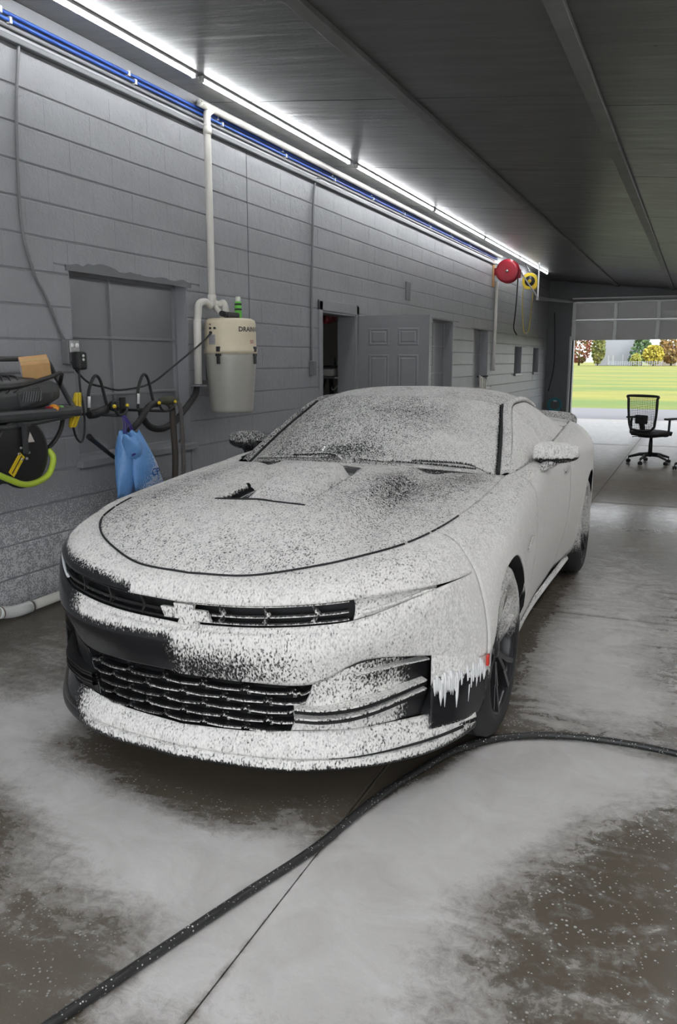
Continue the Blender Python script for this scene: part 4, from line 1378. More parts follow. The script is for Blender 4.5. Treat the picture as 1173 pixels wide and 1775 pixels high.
# ================================================================== THINGS ON AND NEAR THE WALL
M_PVC = mat('white_pvc', (.62, .60, .55), .35, var=.04, scale=5)
M_BLUEPIPE = mat('blue_pex', (.03, .10, .42), .35, var=.05)
M_GREYCOND = mat('grey_painted_conduit', (.17, .172, .178), .4, var=.06)
M_BLK = mat('black_plastic', (.016, .016, .017), .4, var=.1)
M_BLKR = mat('black_rubber', (.02, .02, .02), .55, var=.1)
M_YEL = mat('yellow_plastic', (.72, .52, .02), .4, var=.05)
M_RED = mat('red_enamel', (.30, .012, .025), .3, var=.05)
M_DGREY = mat('dark_grey_plastic', (.045, .046, .048), .42, var=.08)
M_MGREY = mat('mid_grey_plastic', (.12, .12, .122), .45, var=.08)
M_LIME = mat('lime_hose', (.45, .60, .05), .45, var=.05)
M_CARD = mat('brown_cardboard', (.55, .33, .14), .8, var=.08)
M_CARDP = mat('printed_cardboard', (.50, .46, .48), .7, var=.2, scale=60)
M_STEEL = mat('steel', (.5, .5, .5), .35, .9, .05)
M_GREEN = mat('green_can', (.12, .50, .05), .35, var=.1)
M_WOOD = mat('pine_board', (.45, .26, .12), .7, var=.12, scale=12)
M_CLOTH = mat('white_towel', (.62, .60, .55), .9, var=.05, bmp=.5)

def seg_tube(name, pts, r, m, label, cat, n=10, parent=None, spans=8, group=None):
    o = MB().tube(crom(pts, spans), r, n).build(name, m, parent)
    if parent is None: tag(o, label, cat, group)
    return o

# ---- pipes along the top of the wall
for k, z in enumerate((3.405, 3.372)):
    t = MB(); t.tube([(WX + .038, y, z) for y in np.linspace(YF, 15.9, 12)], .011, 8)
    o = tag(t.build('blue_pipe', M_BLUEPIPE), ('upper' if k == 0 else 'lower') + ' of two blue plastic pipes along the top of the wall', 'pipe', 'blue water pipes')
    for y in np.arange(.4, 15.8, 1.12):
        MB().box((WX + .036, y + .07 * k, z), (.030, .02, .036), bev=.004).build('clip', M_WHITE_PL, o)
t = MB(); t.tube([(WX + .034, y, 3.335) for y in np.linspace(YF, 15.7, 10)], .008, 8)
tag(t.build('conduit', M_GREYCOND), 'thin grey conduit running under the blue pipes', 'conduit')
seg_tube('conduit', [(WX + .02, 3.91, 3.30), (WX + .014, 3.86, 2.89), (WX + .014, 3.84, 2.31), (WX + .014, 3.91, 2.03), (WX + .014, 4.0, 1.89), (WX + .014, 4.08, 1.73), (WX + .014, 4.15, 1.61)], .009, M_GREYCOND,
         'grey flexible conduit dropping down the wall to the outlet box', 'conduit')
o = seg_tube('conduit', [(WX + .03, 8.0, 3.34), (WX + .016, 7.86, 3.22), (WX + .014, 7.80, 2.51), (WX + .014, 7.77, 1.50)], .011, M_GREYCOND,
         'grey conduit dropping beside the doorway to a switch box', 'conduit')
MB().box((WX + .03, 7.77, 1.42), (.05, .075, .15), bev=.006).build('switch_box', M_GREYCOND, o)
t = MB(); t.box((WX + .012, 10.81, 2.42), (.02, .16, .24), bev=.005)
tag(t.build('wall_plate', M_GREYCOND), 'small grey painted cover plate high on the block wall', 'plate')

# ---- central vacuum and its pipes
vp = empty('vacuum_pipe', (WX + .088, 5.77, 1.95), 0, 'white PVC vacuum pipe rising up the wall and along the ceiling', 'pipe')
R_ = .028
v = MB()
v.tube(crom([(0, 0, 0), (0, 0, .7), (0, 0, 1.36), (0, .02, 1.43), (0, .09, 1.47), (0, .2, 1.475), (.005, 4, 1.475), (.01, 10.2, 1.475)], 6), R_, 14)
v.build('riser', M_PVC, vp)
v = MB()
v.lathe([(R_, -.03), (R_ + .006, -.03), (R_ + .006, .03), (R_, .03)], (0, 0, 1.30), n=16)
v.build('coupling', M_PVC, vp)
v = MB(); v.lathe([(R_, -.05), (R_ + .006, -.05), (R_ + .006, .04), (R_, .04)], (0, 0, .03), n=16); v.build('coupling', M_PVC, vp)
v = MB(); v.tube(crom([(0, 0, .02), (0, -.04, -.02), (.02, -.12, .005), (.03, -.20, .0), (.045, -.265, -.03), (.05, -.285, -.10), (.05, -.30, -.16)], 6), R_, 14)
v.build('elbow', M_PVC, vp)
v = MB(); v.tube([(.05, -.30, -.14), (.05, -.31, -.63)], R_ + .002, 14); v.build('drop_pipe', M_PVC, vp)
v = MB(); v.lathe([(.0, 0), (.075, 0), (.075, .012), (.0, .012)], (.05, -.31, -.645), n=20, smooth=False); v.build('flange', M_GREYCOND, vp)
v = MB(); v.tube(crom([(0, 0, .02), (.03, .04, .0), (.06, .07, .01), (.075, .08, -.03), (.08, .08, -.11)], 6), .026, 12); v.build('branch', M_PVC, vp)
v = MB(); v.tube([(0.02, .01, -.02), (.1, .02, -.12)], .02, 10); v.build('stub', M_PVC, vp)

VC = (-3.47, 5.77)
vac = empty('central_vacuum', (VC[0], VC[1], 1.09), 0, 'cream central vacuum canister mounted on the block wall', 'vacuum')
M_CREAM = mat('cream_plastic', (.70, .62, .46), .38, var=.03)
M_TANK = mat('grey_translucent_tank', (.40, .39, .35), .3, var=.04)
v = MB(); v.lathe([(.0, .0), (.158, .0), (.168, .012), (.172, .03), (.205, .44), (.207, .465), (.0, .465)], n=40); v.build('tank', M_TANK, vac)
v = MB(); v.lathe([(.20, .465), (.212, .467), (.214, .50), (.207, .505), (.204, .70), (.195, .725), (.17, .738), (.0, .742)], n=40); v.build('motor_head', M_CREAM, vac)
for a in (-1.50, .08, 1.65):
    l_ = MB()
    ca, sa = math.cos(a), math.sin(a)
    for (z, w, h) in ((.50, .03, .04), (.455, .045, .02), (.42, .024, .07)):
        l_.box((ca * .213, sa * .213, z), (.02, w, h), Matrix.Rotation(a, 3, 'Z'), bev=.004)
    l_.build('latch', M_BLK, vac)
v = MB(); v.box((VC[0] * 0 - .225, 0, .45), (.05, .12, .40)); v.build('wall_bracket', M_GREYCOND, vac)
def on_drum(a0, u, z, r=.2065):
    a = a0 + u / r
    return (r * math.cos(a), r * math.sin(a), z)
for (a, z, r) in ((-1.86, .66, .008), (-1.64, .66, .009), (-1.84, .625, .012), (-1.86, .69, .004)):
    v = MB(); p = on_drum(a, 0, z, .204); v.lathe([(0, 0), (r, 0), (r, .012), (0, .012)], p, axis='x', n=12, smooth=False, M=Matrix.Rotation(a, 3, 'Z'))
    v.build('socket', M_BLK, vac)
def patch(a0, u0, u1, z0, z1, m, name, r=.2085):
    G = [[on_drum(a0, u0 + (u1 - u0) * i / 8, z, r) for z in (z0, z1)] for i in range(9)]
    b = MB(); b.grid(G); return b.build(name, m, vac)
patch(-1.80, -.035, .035, .535, .61, mat('grey_data_label', (.35, .34, .36), .5, var=.25, scale=90), 'data_label')
def text_mesh(txt, size, fn, m, name, parent):
    cu = bpy.data.curves.new(name, 'FONT'); cu.body = txt; cu.size = size; cu.resolution_u = 3; cu.offset = size * .018
    ob = bpy.data.objects.new(name, cu); C.objects.link(ob)
    dg = bpy.context.evaluated_depsgraph_get()
    me = bpy.data.meshes.new_from_object(ob.evaluated_get(dg))
    bpy.data.objects.remove(ob, do_unlink=True)
    for q in me.vertices: q.co = fn(q.co.x, q.co.y)
    me.materials.clear(); me.materials.append(m)
    return link_mesh(name, me, parent)
text_mesh('DRAINVAC', .052, lambda u, w: on_drum(-.72, u, .635 + w, .2085), M_BLK, 'lettering', vac)
text_mesh('SO', .036, lambda u, w: on_drum(-.20, u, .545 + w, .2085), M_RED, 'lettering', vac)
can = empty('spray_can', (-3.48, 5.92, 1.832), 0, 'green spray can standing on top of the vacuum canister', 'can')
v = MB(); v.lathe([(0, 0), (.027, 0), (.029, .006), (.029, .125), (.024, .14), (0, .142)], n=20); v.build('body', M_GREEN, can)
v = MB(); v.lathe([(.020, .138), (.021, .175), (.012, .18), (0, .18)], n=16); v.build('cap', mat('pale_cap', (.6, .65, .55), .4), can)
for z in (.07, .11):
    v = MB(); v.lathe([(.0293, z), (.0296, z), (.0296, z + .016), (.0293, z + .016)], n=20); v.build('label_band', M_BLK, can)
hd_ = empty('vacuum_nozzle', (-3.45, 5.70, 1.832), 0, 'black vacuum nozzle lying on top of the canister', 'nozzle')
v = MB(); v.box((0, .06, .024), (.06, .17, .045), bev=.015); v.build('head', M_BLK, hd_)
v = MB(); v.tube([(0, -.02, .026), (0, -.09, .03)], .022, 10); v.build('neck', M_BLK, hd_)
seg_tube('power_cord', [(-3.52, 5.57, 1.715), (-3.55, 5.46, 1.63), (-3.60, 5.16, 1.46), (-3.62, 4.9, 1.34), (-3.62, 4.57, 1.305), (-3.62, 4.39, 1.33), (-3.63, 4.26, 1.36), (-3.65, 4.18, 1.43), (-3.66, 4.14, 1.50)], .007, M_BLKR,
         'black power cord swagged from the vacuum canister to the outlet', 'cord')

# ---- outlet box with the plug
ob_ = empty('outlet_box', (WX, 4.17, 1.56), 0, 'grey metal outlet box with white sockets on the wall', 'outlet')
v = MB(); v.box((.028, 0, -.005), (.056, .10, .15), bev=.006); v.build('box', M_GREYCOND, ob_)
v = MB(); v.box((.060, .005, .03), (.008, .085, .075), bev=.004); v.build('cover', M_STEEL, ob_)
for d in (-.018, .024):
    v = MB(); v.lathe([(0, 0), (.017, 0), (.015, .006), (0, .006)], (.064, d, .035), axis='x', n=14); v.build('socket', M_WHITE_PL, ob_)
pl = empty('safety_plug', (WX + .062, 4.17, 1.52), 0, 'black safety plug with two white buttons in the outlet', 'plug')
v = MB(); v.box((.03, .01, -.02), (.06, .085, .115), bev=.018); v.build('body', M_BLK, pl)
for z in (.012, -.012):
    v = MB(); v.lathe([(0, 0), (.009, 0), (.008, .005), (0, .006)], (.060, .01, z), axis='x', n=12); v.build('button', M_WHITE_PL, pl)
seg_tube('power_cord', [(-3.63, 4.17, 1.46), (-3.61, 4.15, 1.33), (-3.59, 4.15, 1.18), (-3.57, 4.12, 1.05), (-3.53, 4.04, 1.00), (-3.49, 3.95, 1.04), (-3.46, 3.89, 1.13), (-3.45, 3.86, 1.20)], .007, M_BLKR,
         'black cord looping from the plug down to the pressure washer', 'cord')

# ---- pressure washer on its wall shelf, box on it, reel under it
PX = -3.42
pw = empty('pressure_washer', (PX, 3.35, 1.16), 0, 'black electric pressure washer in a tube frame on the wall', 'pressure washer')
def lp(pts): return pts
v = MB()
v.tube(crom([(.12, -.55, .04), (.12, -.16, .0), (.12, -.04, .005), (.12, .32, .03), (.10, .40, .06), (.02, .44, .14), (-.05, .43, .26), (-.06, .38, .34), (-.06, .28, .352), (-.06, -.2, .35)], 6), .015, 10)
v.build('tube_frame', M_DGREY, pw)
v = MB(); v.tube(crom([(.12, -.55, .20), (.13, -.1, .205), (.13, .18, .25), (.11, .30, .275), (.06, .36, .25), (.02, .385, .20)], 6), .012, 8); v.build('carry_handle', M_BLK, pw)
# motor: rounded tapered body
G = []
for i, (y, hw, h0, h1) in enumerate(((-.55, .10, .06, .24), (-.1, .11, .06, .25), (.10, .105, .07, .255), (.24, .09, .09, .25), (.34, .06, .12, .22), (.36, .02, .15, .19))):
    row = []
    for k in range(17):
        a = 2 * PI * k / 16
        sg_ = lambda t, e: math.copysign(abs(t) ** e, t)
        row.append((hw * sg_(math.cos(a), .6), y, (h0 + h1) / 2 + (h1 - h0) / 2 * sg_(math.sin(a), .6)))
    G.append(row)
v = MB(); v.grid(G); v.f.append(tuple(range(16))); v.sm.append(False)
mo = v.build('motor_cover', mat('charcoal_plastic', (.06, .061, .063), .45), pw, fix=True)
for k in range(7):
    v = MB(); v.tube(crom([(.09, -.42 + .055 * k, .10 + .012 * k), (.106, -.36 + .055 * k, .19), (.06, -.28 + .05 * k, .252), (-.02, -.22 + .04 * k, .262)], 4), .006, 6)
    v.build('cooling_fin', M_BLK, mo)
v = MB(); v.box((.105, .06, .15), (.02, .17, .085), Matrix.Rotation(.18, 3, 'X'), bev=.012); gp_ = v.build('grille_panel', M_DGREY, pw)
for k in range(8):
    v = MB(); v.bar((.117, -.005 + .018 * k, .125), (.117, .012 + .018 * k, .18), .003, .003); v.build('slot', M_GREYCOND, gp_)
v = MB(); v.box((.05, -.05, .055), (.20, .95, .06), bev=.02); v.build('base', M_DGREY, pw)
v = MB(); v.lathe([(0, 0), (.025, 0), (.03, .02), (.022, .05), (0, .05)], (.12, .20, .075), axis='y', n=14); v.build('valve', mat('orange_valve', (.75, .30, .03), .4), pw)
v = MB(); v.lathe([(0, 0), (.018, 0), (.018, .04), (0, .04)], (.12, .165, .075), axis='y', n=12); v.build('valve_ring', M_RED, pw)
v = MB(); v.lathe([(0, 0), (.016, 0), (.016, .035), (0, .035)], (.12, .25, .078), axis='y', n=12); v.build('valve_end', M_GREEN, pw)
# wall shelf arms
v = MB(); v.bar((-.30, .05, -.01), (.12, .05, -.01), .03, .03); v.bar((-.30, -.40, -.01), (.12, -.40, -.01), .03, .03); v.bar((-.29, .05, -.3), (.08, .05, -.02), .02, .02)
v.build('shelf_arm', M_DGREY, pw)
yb = empty('yellow_cord_hank', (PX + .062, 3.785, 1.13), 0, 'hank of bright yellow cord hooked on the washer frame', 'cord')
for k in range(7):
    dx, dy = rnd.uniform(-.012, .012), (k - 3) * .006
    v = MB(); v.tube(crom([(dx, dy - .01, -.005), (dx + .01, dy + .018, .07), (dx, dy + .045, .17), (dx - .012, dy + .05, .172), (dx - .02, dy + .02, .07), (dx - .012, dy - .008, -.005), (dx, dy - .01, -.006)], 4), .0055, 6)
    v.build('strand', M_YEL, yb)
seg_tube('supply_hose', [(PX, 3.77, 1.17), (PX + .01, 3.73, 1.10), (PX + .01, 3.66, 1.03), (PX, 3.57, .98), (PX - .01, 3.50, .97)], .013, M_BLKR, 'short black hose from the washer to the hose reel', 'hose')
bx = empty('cardboard_box', (PX + .03, 3.545, 1.425), 0, 'small brown cardboard box on top of the pressure washer', 'box')
bx.rotation_euler = (.12, .42, math.radians(-38))
v = MB(); v.box((0, 0, .045), (.115, .15, .09), bev=.002); v.build('carton', M_CARD, bx)
v = MB(); v.box((0, -.0755, .045), (.105, .001, .08)); v.build('printed_side', M_CARDP, bx)
v = MB(); v.box((0, 0, .0906), (.03, .15, .0012)); v.build('tape', mat('parcel_tape', (.62, .42, .2), .25), bx)
# hose reel
rl = empty('hose_reel', (PX + .02, 3.31, 1.015), 0, 'black hose reel with lime hose under the pressure washer', 'hose reel')
for sx in (.10, -.10):
    v = MB(); v.lathe([(.0, sx - .004), (.05, sx - .004), (.12, sx + .006 * (1 if sx > 0 else -1)), (.172, sx - .004), (.185, sx - .008), (.190, sx), (.185, sx + .008), (.17, sx + .006), (.12, sx + .012), (.05, sx + .01), (0, sx + .012)], axis='x', n=44)
    v.build('disc', M_BLK, rl)
v = MB(); v.lathe([(.07, -.10), (.07, .10)], axis='x', n=24); v.build('drum', M_DGREY, rl)
for k in range(5):
    v = MB(); v.tube([((-.075 + .037 * k), .155 * math.cos(2 * PI * t / 40) if True else 0, .155 * math.sin(2 * PI * t / 40)) for t in range(40)], .0175, 8, closed=True)
    v.build('hose_turn', M_BLKR, rl)
for a in range(6):
    t = 2 * PI * a / 6
    v = MB(); v.lathe([(0, 0), (.008, 0), (.007, .007), (0, .008)], (.112, .035 * math.cos(t), .035 * math.sin(t)), axis='x', n=8); v.build('bolt', M_STEEL, rl)
v = MB(); v.box((.114, -.055, -.055), (.003, .13, .045), Matrix.Rotation(.85, 3, 'X')); wl2 = v.build('warning_label', M_YEL, rl)
v = MB(); v.box((.116, -.055, -.055), (.001, .115, .006), Matrix.Rotation(.85, 3, 'X')); v.build('label_text', M_BLK, wl2)
v = MB(); v.prism([(0, 0), (.05, .0), (.02, .055)], .003, lambda u, w, q: (.115 + q, .03 + u, .055 + w)); v.build('sticker', mat('white_sticker', (.6, .55, .5), .5), rl)
v = MB(); v.bar((.13, 0, 0), (.13, .0, .15), .03, .012, (1, 0, 0)); v.box((.06, 0, .155), (.18, .05, .02)); v.build('hanger', M_DGREY, rl)
v = MB(); v.tube(crom([(.115, -.25, -.06), (.118, -.12, -.125), (.12, -.02, -.165), (.12, .08, -.165), (.12, .17, -.13), (.115, .215, -.05), (.09, .205, .0)], 6), .017, 10)
v.build('lime_hose', M_LIME, rl)

# ---- hooks in front of the window with loops, hoses, wand and bag
def hook(y0, y1, label):
    h = empty('wall_hook', (-3.83, (y0 + y1) / 2, 1.20), 0, label, 'hook', 'ball-tipped hooks in the window opening')
    w = (y1 - y0) / 2
    v = MB(); v.tube(crom([(.39, -w, .01), (.39, -w * .75, -.03), (.38, 0, -.05), (.39, w * .75, -.03), (.39, w, .01)], 6), .009, 8); v.build('prongs', M_BLK, h)
    v = MB(); v.tube([(-.005, 0, -.05), (.38, 0, -.05)], .010, 8); v.box((0, 0, -.03), (.012, .06, .14), bev=.004); v.build('arm', M_BLK, h)
    for s in (-1, 1):
        v = MB(); v.lathe([(.001, -.013), (.010, -.009), (.013, 0), (.010, .009), (.001, .013)], (.39, s * w, .012), n=12); v.build('ball_tip', M_YEL, h)
    return h
hook(4.265, 4.395, 'black hook with yellow ball tips holding the blue bag')
hook(4.745, 4.935, 'black hook with yellow ball tips holding the ribbed hoses')
def loop(ys, zs, label, x=-3.52):
    l = empty('strap_loop', (x, ys, 1.18), 0, label, 'strap', 'padded strap loops')
    v = MB(); v.tube(crom([(0, 0, .0), (0, .01, .12), (0, .05, .20), (0, .09, .228), (0, .13, .19), (0, .165, .08), (0, .185, .02)], 6), .010, 8); v.build('strap', M_BLKR, l)
    v = MB(); v.tube([(.002, .003, .03), (.002, .008, .10)], .0115, 8); v.build('sleeve', M_WHITE_PL, l)
    return l
l1 = loop(4.11, 1.2, 'black strap loop with padded grip beside the blue bag')
v = MB(); v.tube([(0, .005, -.015), (0, .06, -.012), (0, .17, .012)], [.026, .03, .027], 12); v.build('grip', M_BLK, l1)
v = MB(); v.lathe([(0, -.02), (.033, -.02), (.036, 0), (.033, .02), (0, .02)], (.02, .225, .03), axis='x', n=20); v.build('buckle', M_BLK, l1)
loop(4.61, 1.2, 'black strap loop hanging behind the ribbed hoses')
def ribbed(pts, r, label, m=M_BLKR, n=14):
    line = crom(pts, n)
    return tag(MB().tube(line, [r * (1.0 + .10 * (i % 2)) for i in range(len(line))], 10).build('vacuum_hose', m), label, 'hose', 'vacuum hoses on the wall')
ribbed([(-3.50, 4.80, 1.20), (-3.47, 4.72, 1.205), (-3.47, 4.65, 1.18), (-3.48, 4.56, 1.09), (-3.5, 4.47, 1.03)], .021, 'short black hose end draped over the right hook', n=22)
ribbed([(-3.55, 4.68, 1.17), (-3.55, 4.70, 1.11), (-3.55, 4.78, 1.04), (-3.555, 4.92, 1.015), (-3.56, 5.08, 1.05), (-3.56, 5.25, 1.15), (-3.59, 5.42, 1.24), (-3.60, 5.47, 1.31)], .022, 'black hose looping from the hook up to the white pipe flange', n=22)
ribbed([(-3.49, 4.90, 1.215), (-3.47, 4.935, 1.17), (-3.48, 4.96, 1.03), (-3.49, 4.985, .82), (-3.50, 4.985, .60), (-3.5, 4.97, .38)], .022, 'brownish ribbed hose hanging straight down from the right hook', mat('brown_hose', (.075, .062, .052), .5), n=26)
ribbed([(-3.44, 4.96, 1.215), (-3.43, 4.985, 1.16), (-3.44, 5.01, 1.0), (-3.45, 5.03, .80), (-3.46, 5.03, .5)], .015, 'thin ribbed grey hose hanging beside the brown one', mat('grey_hose', (.11, .10, .095), .5), n=26)
v = MB(); v.lathe([(.0, -.10), (.022, -.095), (.03, -.04), (.03, .05), (.02, .10), (.012, .12), (0, .12)], (-3.47, 4.90, 1.222), axis='y', n=14)
tag(v.build('nozzle_handle', mat('olive_grip', (.06, .065, .04), .5)), 'dark olive nozzle handle resting in the right hook', 'handle')
v = MB(); v.tube([(-3.52, 4.10, 1.03), (-3.53, 4.15, 1.0), (-3.57, 4.40, .86)], [.02, .016, .014], 10)
tag(v.build('wand', M_BLK), 'black wand leaning behind the blue bag', 'wand')
# blue bag
bag = empty('drawstring_bag', (-3.46, 4.40, .62), 0, 'light blue plastic bag hanging by purple drawstrings', 'bag')
def bag_mat():
    m, nt, b = new_mat('blue_bag_film')
    co = obj_co(nt)
    sp_ = node(nt, 'ShaderNodeSeparateXYZ'); nt.links.new(co, sp_.inputs[0])
    n = noise(nt, 9, 4, .6, co)
    col = mixc(nt, n, (.10, .26, .58), (.20, .42, .78))
    d = foam_specks(nt, smooth_(nt, math_(nt, 'ADD', math_(nt, 'MULTIPLY', sp_.outputs[1], 2.2), math_(nt, 'MULTIPLY', sp_.outputs[2], -.9)), -.25, .35, 0, 1.35))
    col = mixc(nt, d, col, (.75, .78, .85))
    nt.links.new(col, b.inputs['Base Color']); b.inputs['Roughness'].default_value = .35
    bump(nt, b, n, .5, .03)
    return m
M_BAG = bag_mat()
def bag_lobe(y0t, y1t, y0b, y1b, zt, zb, x0, dx, name):
    G = []
    for i in range(15):
        t = i / 14
        z = zt + (zb - zt) * t
        a, b_ = y0t + (y0b - y0t) * t, y1t + (y1b - y1t) * t
        dep = .02 + .045 * math.sin(PI * min(1, t * 1.05)) ** .7
        row = []
        for k in range(21):
            an = 2 * PI * k / 20
            rp = 1 + .06 * math.sin(5 * an + 7 * t)
            row.append((x0 + dx * t + dep * math.sin(an) * rp, (a + b_) / 2 + (b_ - a) / 2 * math.cos(an) * rp, z + .012 * math.sin(3 * an)))
        G.append(row)
    m_ = MB(); m_.grid(G); m_.f.append(tuple(range(14 * 21, 14 * 21 + 20))); m_.sm.append(False)
    return m_.build(name, M_BAG, bag, fix=True)
bag_lobe(-.07, .06, -.115, .07, .42, -.01, -.01, .0, 'rear_fold')
bag_lobe(.00, .085, -.02, .30, .42, .03, .03, .03, 'front_fold')
bag_lobe(-.085, .02, -.05, .10, .40, .24, .045, .0, 'flap')
M_PURP = mat('purple_cord', (.05, .03, .22), .6)
for (a, b_) in ((-.02, -.055), (.005, -.03), (.02, .03), (.035, .055)):
    v = MB(); v.tube([(-.03, a * .4 - .0, .535), (.0, a, .48), (.02, b_, .41)], .005, 6); v.build('drawstring', M_PURP, bag)
v = MB(); v.tube(crom([(.075, -.05, .27), (.085, .0, .285), (.085, .07, .29), (.08, .13, .30), (.085, .06, .265)], 5), .006, 6); v.build('drawstring', M_PURP, bag)
text_mesh('CP', .07, lambda u, w: (.135, .075 + u, .12 + w), M_BLUEPIPE, 'print', bag)

# ---- white drain pipe on the floor
dp = empty('drain_pipe', (-3.60, 3.5, .05), 0, 'white plastic drain pipe lying on the floor by the wall', 'pipe')
v = MB(); v.tube([(-.08, -.40, .012), (-.03, -.10, .012)], .030, 14); v.build('pipe', M_PVC, dp)
v = MB(); v.tube(crom([(-.035, -.12, .012), (-.02, -.04, -.005), (.0, .03, -.005), (.0, .10, -.005)], 5), .037, 14); v.build('elbow', M_WHITE_PL, dp)
v = MB(); v.tube([(.0, .09, -.006), (-.02, 1.2, -.01)], .030, 14); v.build('pipe', M_PVC, dp)
for y in (-.11, .09):
    v = MB(); v.lathe([(.038, -.004), (.0395, 0), (.038, .004)], (-.03 if y < 0 else 0, y, .01 if y < 0 else -.005), axis='y', n=16); v.build('joint_ring', mat('primer_ring', (.12, .08, .07), .5), dp)

# ---- black hose on the floor
hz_ = [(x, y, .0145) for x, y in HOSE]
mh, nth, bh = new_mat('black_hose_with_suds')
nth.links.new(mixc(nth, foam_specks(nth, .44), (.018, .018, .018), (.7, .69, .67)), bh.inputs['Base Color']); bh.inputs['Roughness'].default_value = .4
tag(MB().tube(crom(hz_, 10), .0135, 12).build('floor_hose', mh), 'long black pressure hose curving across the wet floor', 'hose')

# ---- reels by the far end of the wall
rr = empty('hose_reel', (-3.45, 15.8, 3.14), 0, 'round red hose reel mounted high on the wall', 'hose reel')
for sy in (-.07, .07):
    v = MB(); v.lathe([(0, sy), (.07, sy), (.16, sy - .012), (.205, sy - .01), (.215, sy), (.205, sy + .01), (.16, sy + .004), (.07, sy + .012), (0, sy + .012)], axis='y', n=40); v.build('disc', M_RED, rr)
v = MB(); v.lathe([(.17, -.065), (.17, .065)], axis='y', n=32); v.build('wound_hose', M_BLKR, rr)
v = MB(); v.lathe([(0, -.10), (.022, -.10), (.025, -.07), (0, -.07)], axis='y', n=14); v.build('hub', M_STEEL, rr)
v = MB(); v.box((-.19, .0, .0), (.15, .10, .13), bev=.01); v.box((.20, .02, -.05), (.08, .07, .16), bev=.01); v.build('bracket', M_RED, rr)
v = MB(); v.box((-.256, -.05, -.05), (.02, .16, .46), bev=.003); v.build('backing_board', M_WOOD, rr)
seg_tube('air_hose', [(-3.26, 15.82, 3.03), (-3.27, 15.82, 2.7), (-3.29, 15.83, 2.35), (-3.32, 15.9, 2.1), (-3.28, 16.0, 1.98)], .012, M_BLKR, 'black air hose hanging from the red reel', 'hose')
yr = empty('cord_reel', (-3.36, 17.55, 3.10), 0, 'yellow retractable cord reel hanging near the ceiling', 'cord reel')
v = MB(); v.prism([(-.15, .05), (-.12, .13), (-.05, .165), (.05, .16), (.13, .11), (.155, .03), (.15, -.11), (.10, -.165), (-.09, -.15), (-.15, -.06)], .14, lambda u, w, q: (u, -.07 + q, w)); v.build('housing', M_YEL, yr, fix=True)
v = MB(); v.lathe([(0, -.085), (.10, -.085), (.105, -.07), (0, -.07)], axis='y', n=28); v.build('reel_face', M_BLK, yr)
v = MB(); v.lathe([(0, -.10), (.035, -.10), (.04, -.085), (0, -.085)], axis='y', n=18); v.build('hub', M_YEL, yr)
v = MB(); v.bar((0, 0, .15), (-.12, 0, .36), .04, .02); v.build('hanger', M_BLK, yr)
v = MB(); v.tube(crom([(-.13, -.05, .02), (-.135, -.05, -.2), (-.125, -.05, -.6), (-.09, -.05, -.98), (-.03, -.05, -1.05), (0.02, -.05, -.95), (.05, -.05, -.6), (.075, -.03, -.15)], 6), .007, 6); v.build('cord', M_YEL, yr)
v = MB(); v.tube([(-.03, -.05, -1.03), (-.01, -.05, -1.12)], .022, 8); v.build('socket_end', M_STEEL, yr)
o = seg_tube('conduit', [(WX + .035, 15.95, 2.97), (WX + .035, 15.93, 2.0), (WX + .035, 15.9, 1.3)], .03, M_PVC, 'white plastic conduit dropping below the red reel', 'conduit')
tw = empty('towel', (WX + .05, 14.72, 1.15), 0, 'pale towel draped over a peg by the third window', 'towel')
for k in range(4):
    G = []
    for i in range(9):
        t = i / 8
        z = .09 * math.sin(PI * min(1, t * 1.6)) if t < .6 else .09 - (t - .6) * 1.3
        G.append([(.02 + .05 * t + .02 * k, -.12 + .06 * k + w * .07, z - .02 * k) for w in (0, .5, 1)])
    v = MB(); v.grid(G); q = v.build('fold', M_CLOTH, tw); md = q.modifiers.new('thickness', 'SOLIDIFY'); md.thickness = .02
v = MB(); v.tube([(-.04, .02, .06), (.16, .02, .07)], .012, 8); v.build('peg', M_BLK, tw)
tc = empty('garden_hose', (-3.42, 21.85, .36), 0, 'teal garden hose coiled on the far wall', 'hose')
M_TEAL = mat('teal_hose', (.04, .22, .26), .4)
for k in range(5):
    r = .13 + .012 * k
    v = MB(); v.tube([(r * math.cos(2 * PI * t / 28), -.012 * k, r * math.sin(2 * PI * t / 28)) for t in range(28)], .011, 6, closed=True); v.build('coil', M_TEAL, tc)
v = MB(); v.box((0, .05, .1), (.08, .12, .05), bev=.01); v.build('hanger', M_STEEL, tc)
seg_tube('cable', [(-3.55, 21.93, 2.7), (-3.5, 21.94, 1.7), (-3.52, 21.94, 1.2), (-3.62, 21.94, .7)], .012, M_BLKR, 'black cable running down the dark far wall', 'cable')

# ---- tool stand in the side room
ts = empty('tool_stand', (-4.12, 9.15, 0), 0, 'metal tool stand with a tray, seen through the doorway', 'stand')
v = MB(); v.box((0, 0, 1.30), (.36, .52, .02), bev=.004); v.build('tray', M_STEEL, ts)
v = MB(); v.box((0, 0, 1.36), (.22, .30, .09), bev=.012); v.build('power_box', mat('grey_box', (.4, .4, .38), .5), ts)
v = MB(); v.box((0, .02, 1.43), (.30, .44, .03), bev=.008); v.tube([(.05, .05, 1.44), (.05, .05, 1.54)], .012, 8); v.build('upper_shelf', M_BLK, ts)
for (a, b_) in (((-.1, -.2), (-.25, -.3)), ((.1, -.2), (.2, -.3)), ((.0, .2), (.0, .3))):
    v = MB(); v.tube([(a[0] * .3, a[1] * .3, 1.28), (b_[0], b_[1], 0)], .014, 8); v.build('leg', M_BLK, ts)
v = MB(); v.tube(crom([(.02, -.06, 1.28), (.05, -.02, 1.15), (.1, .1, 1.24)], 6), .008, 6); v.build('cable', M_WHITE_PL, ts)
rt_ = MB(); rt_.lathe([(0, 0), (.05, .0), (.055, .02), (.055, .10), (.03, .13), (0, .13)], (-4.1, 8.95, 1.98), axis='y', n=16)
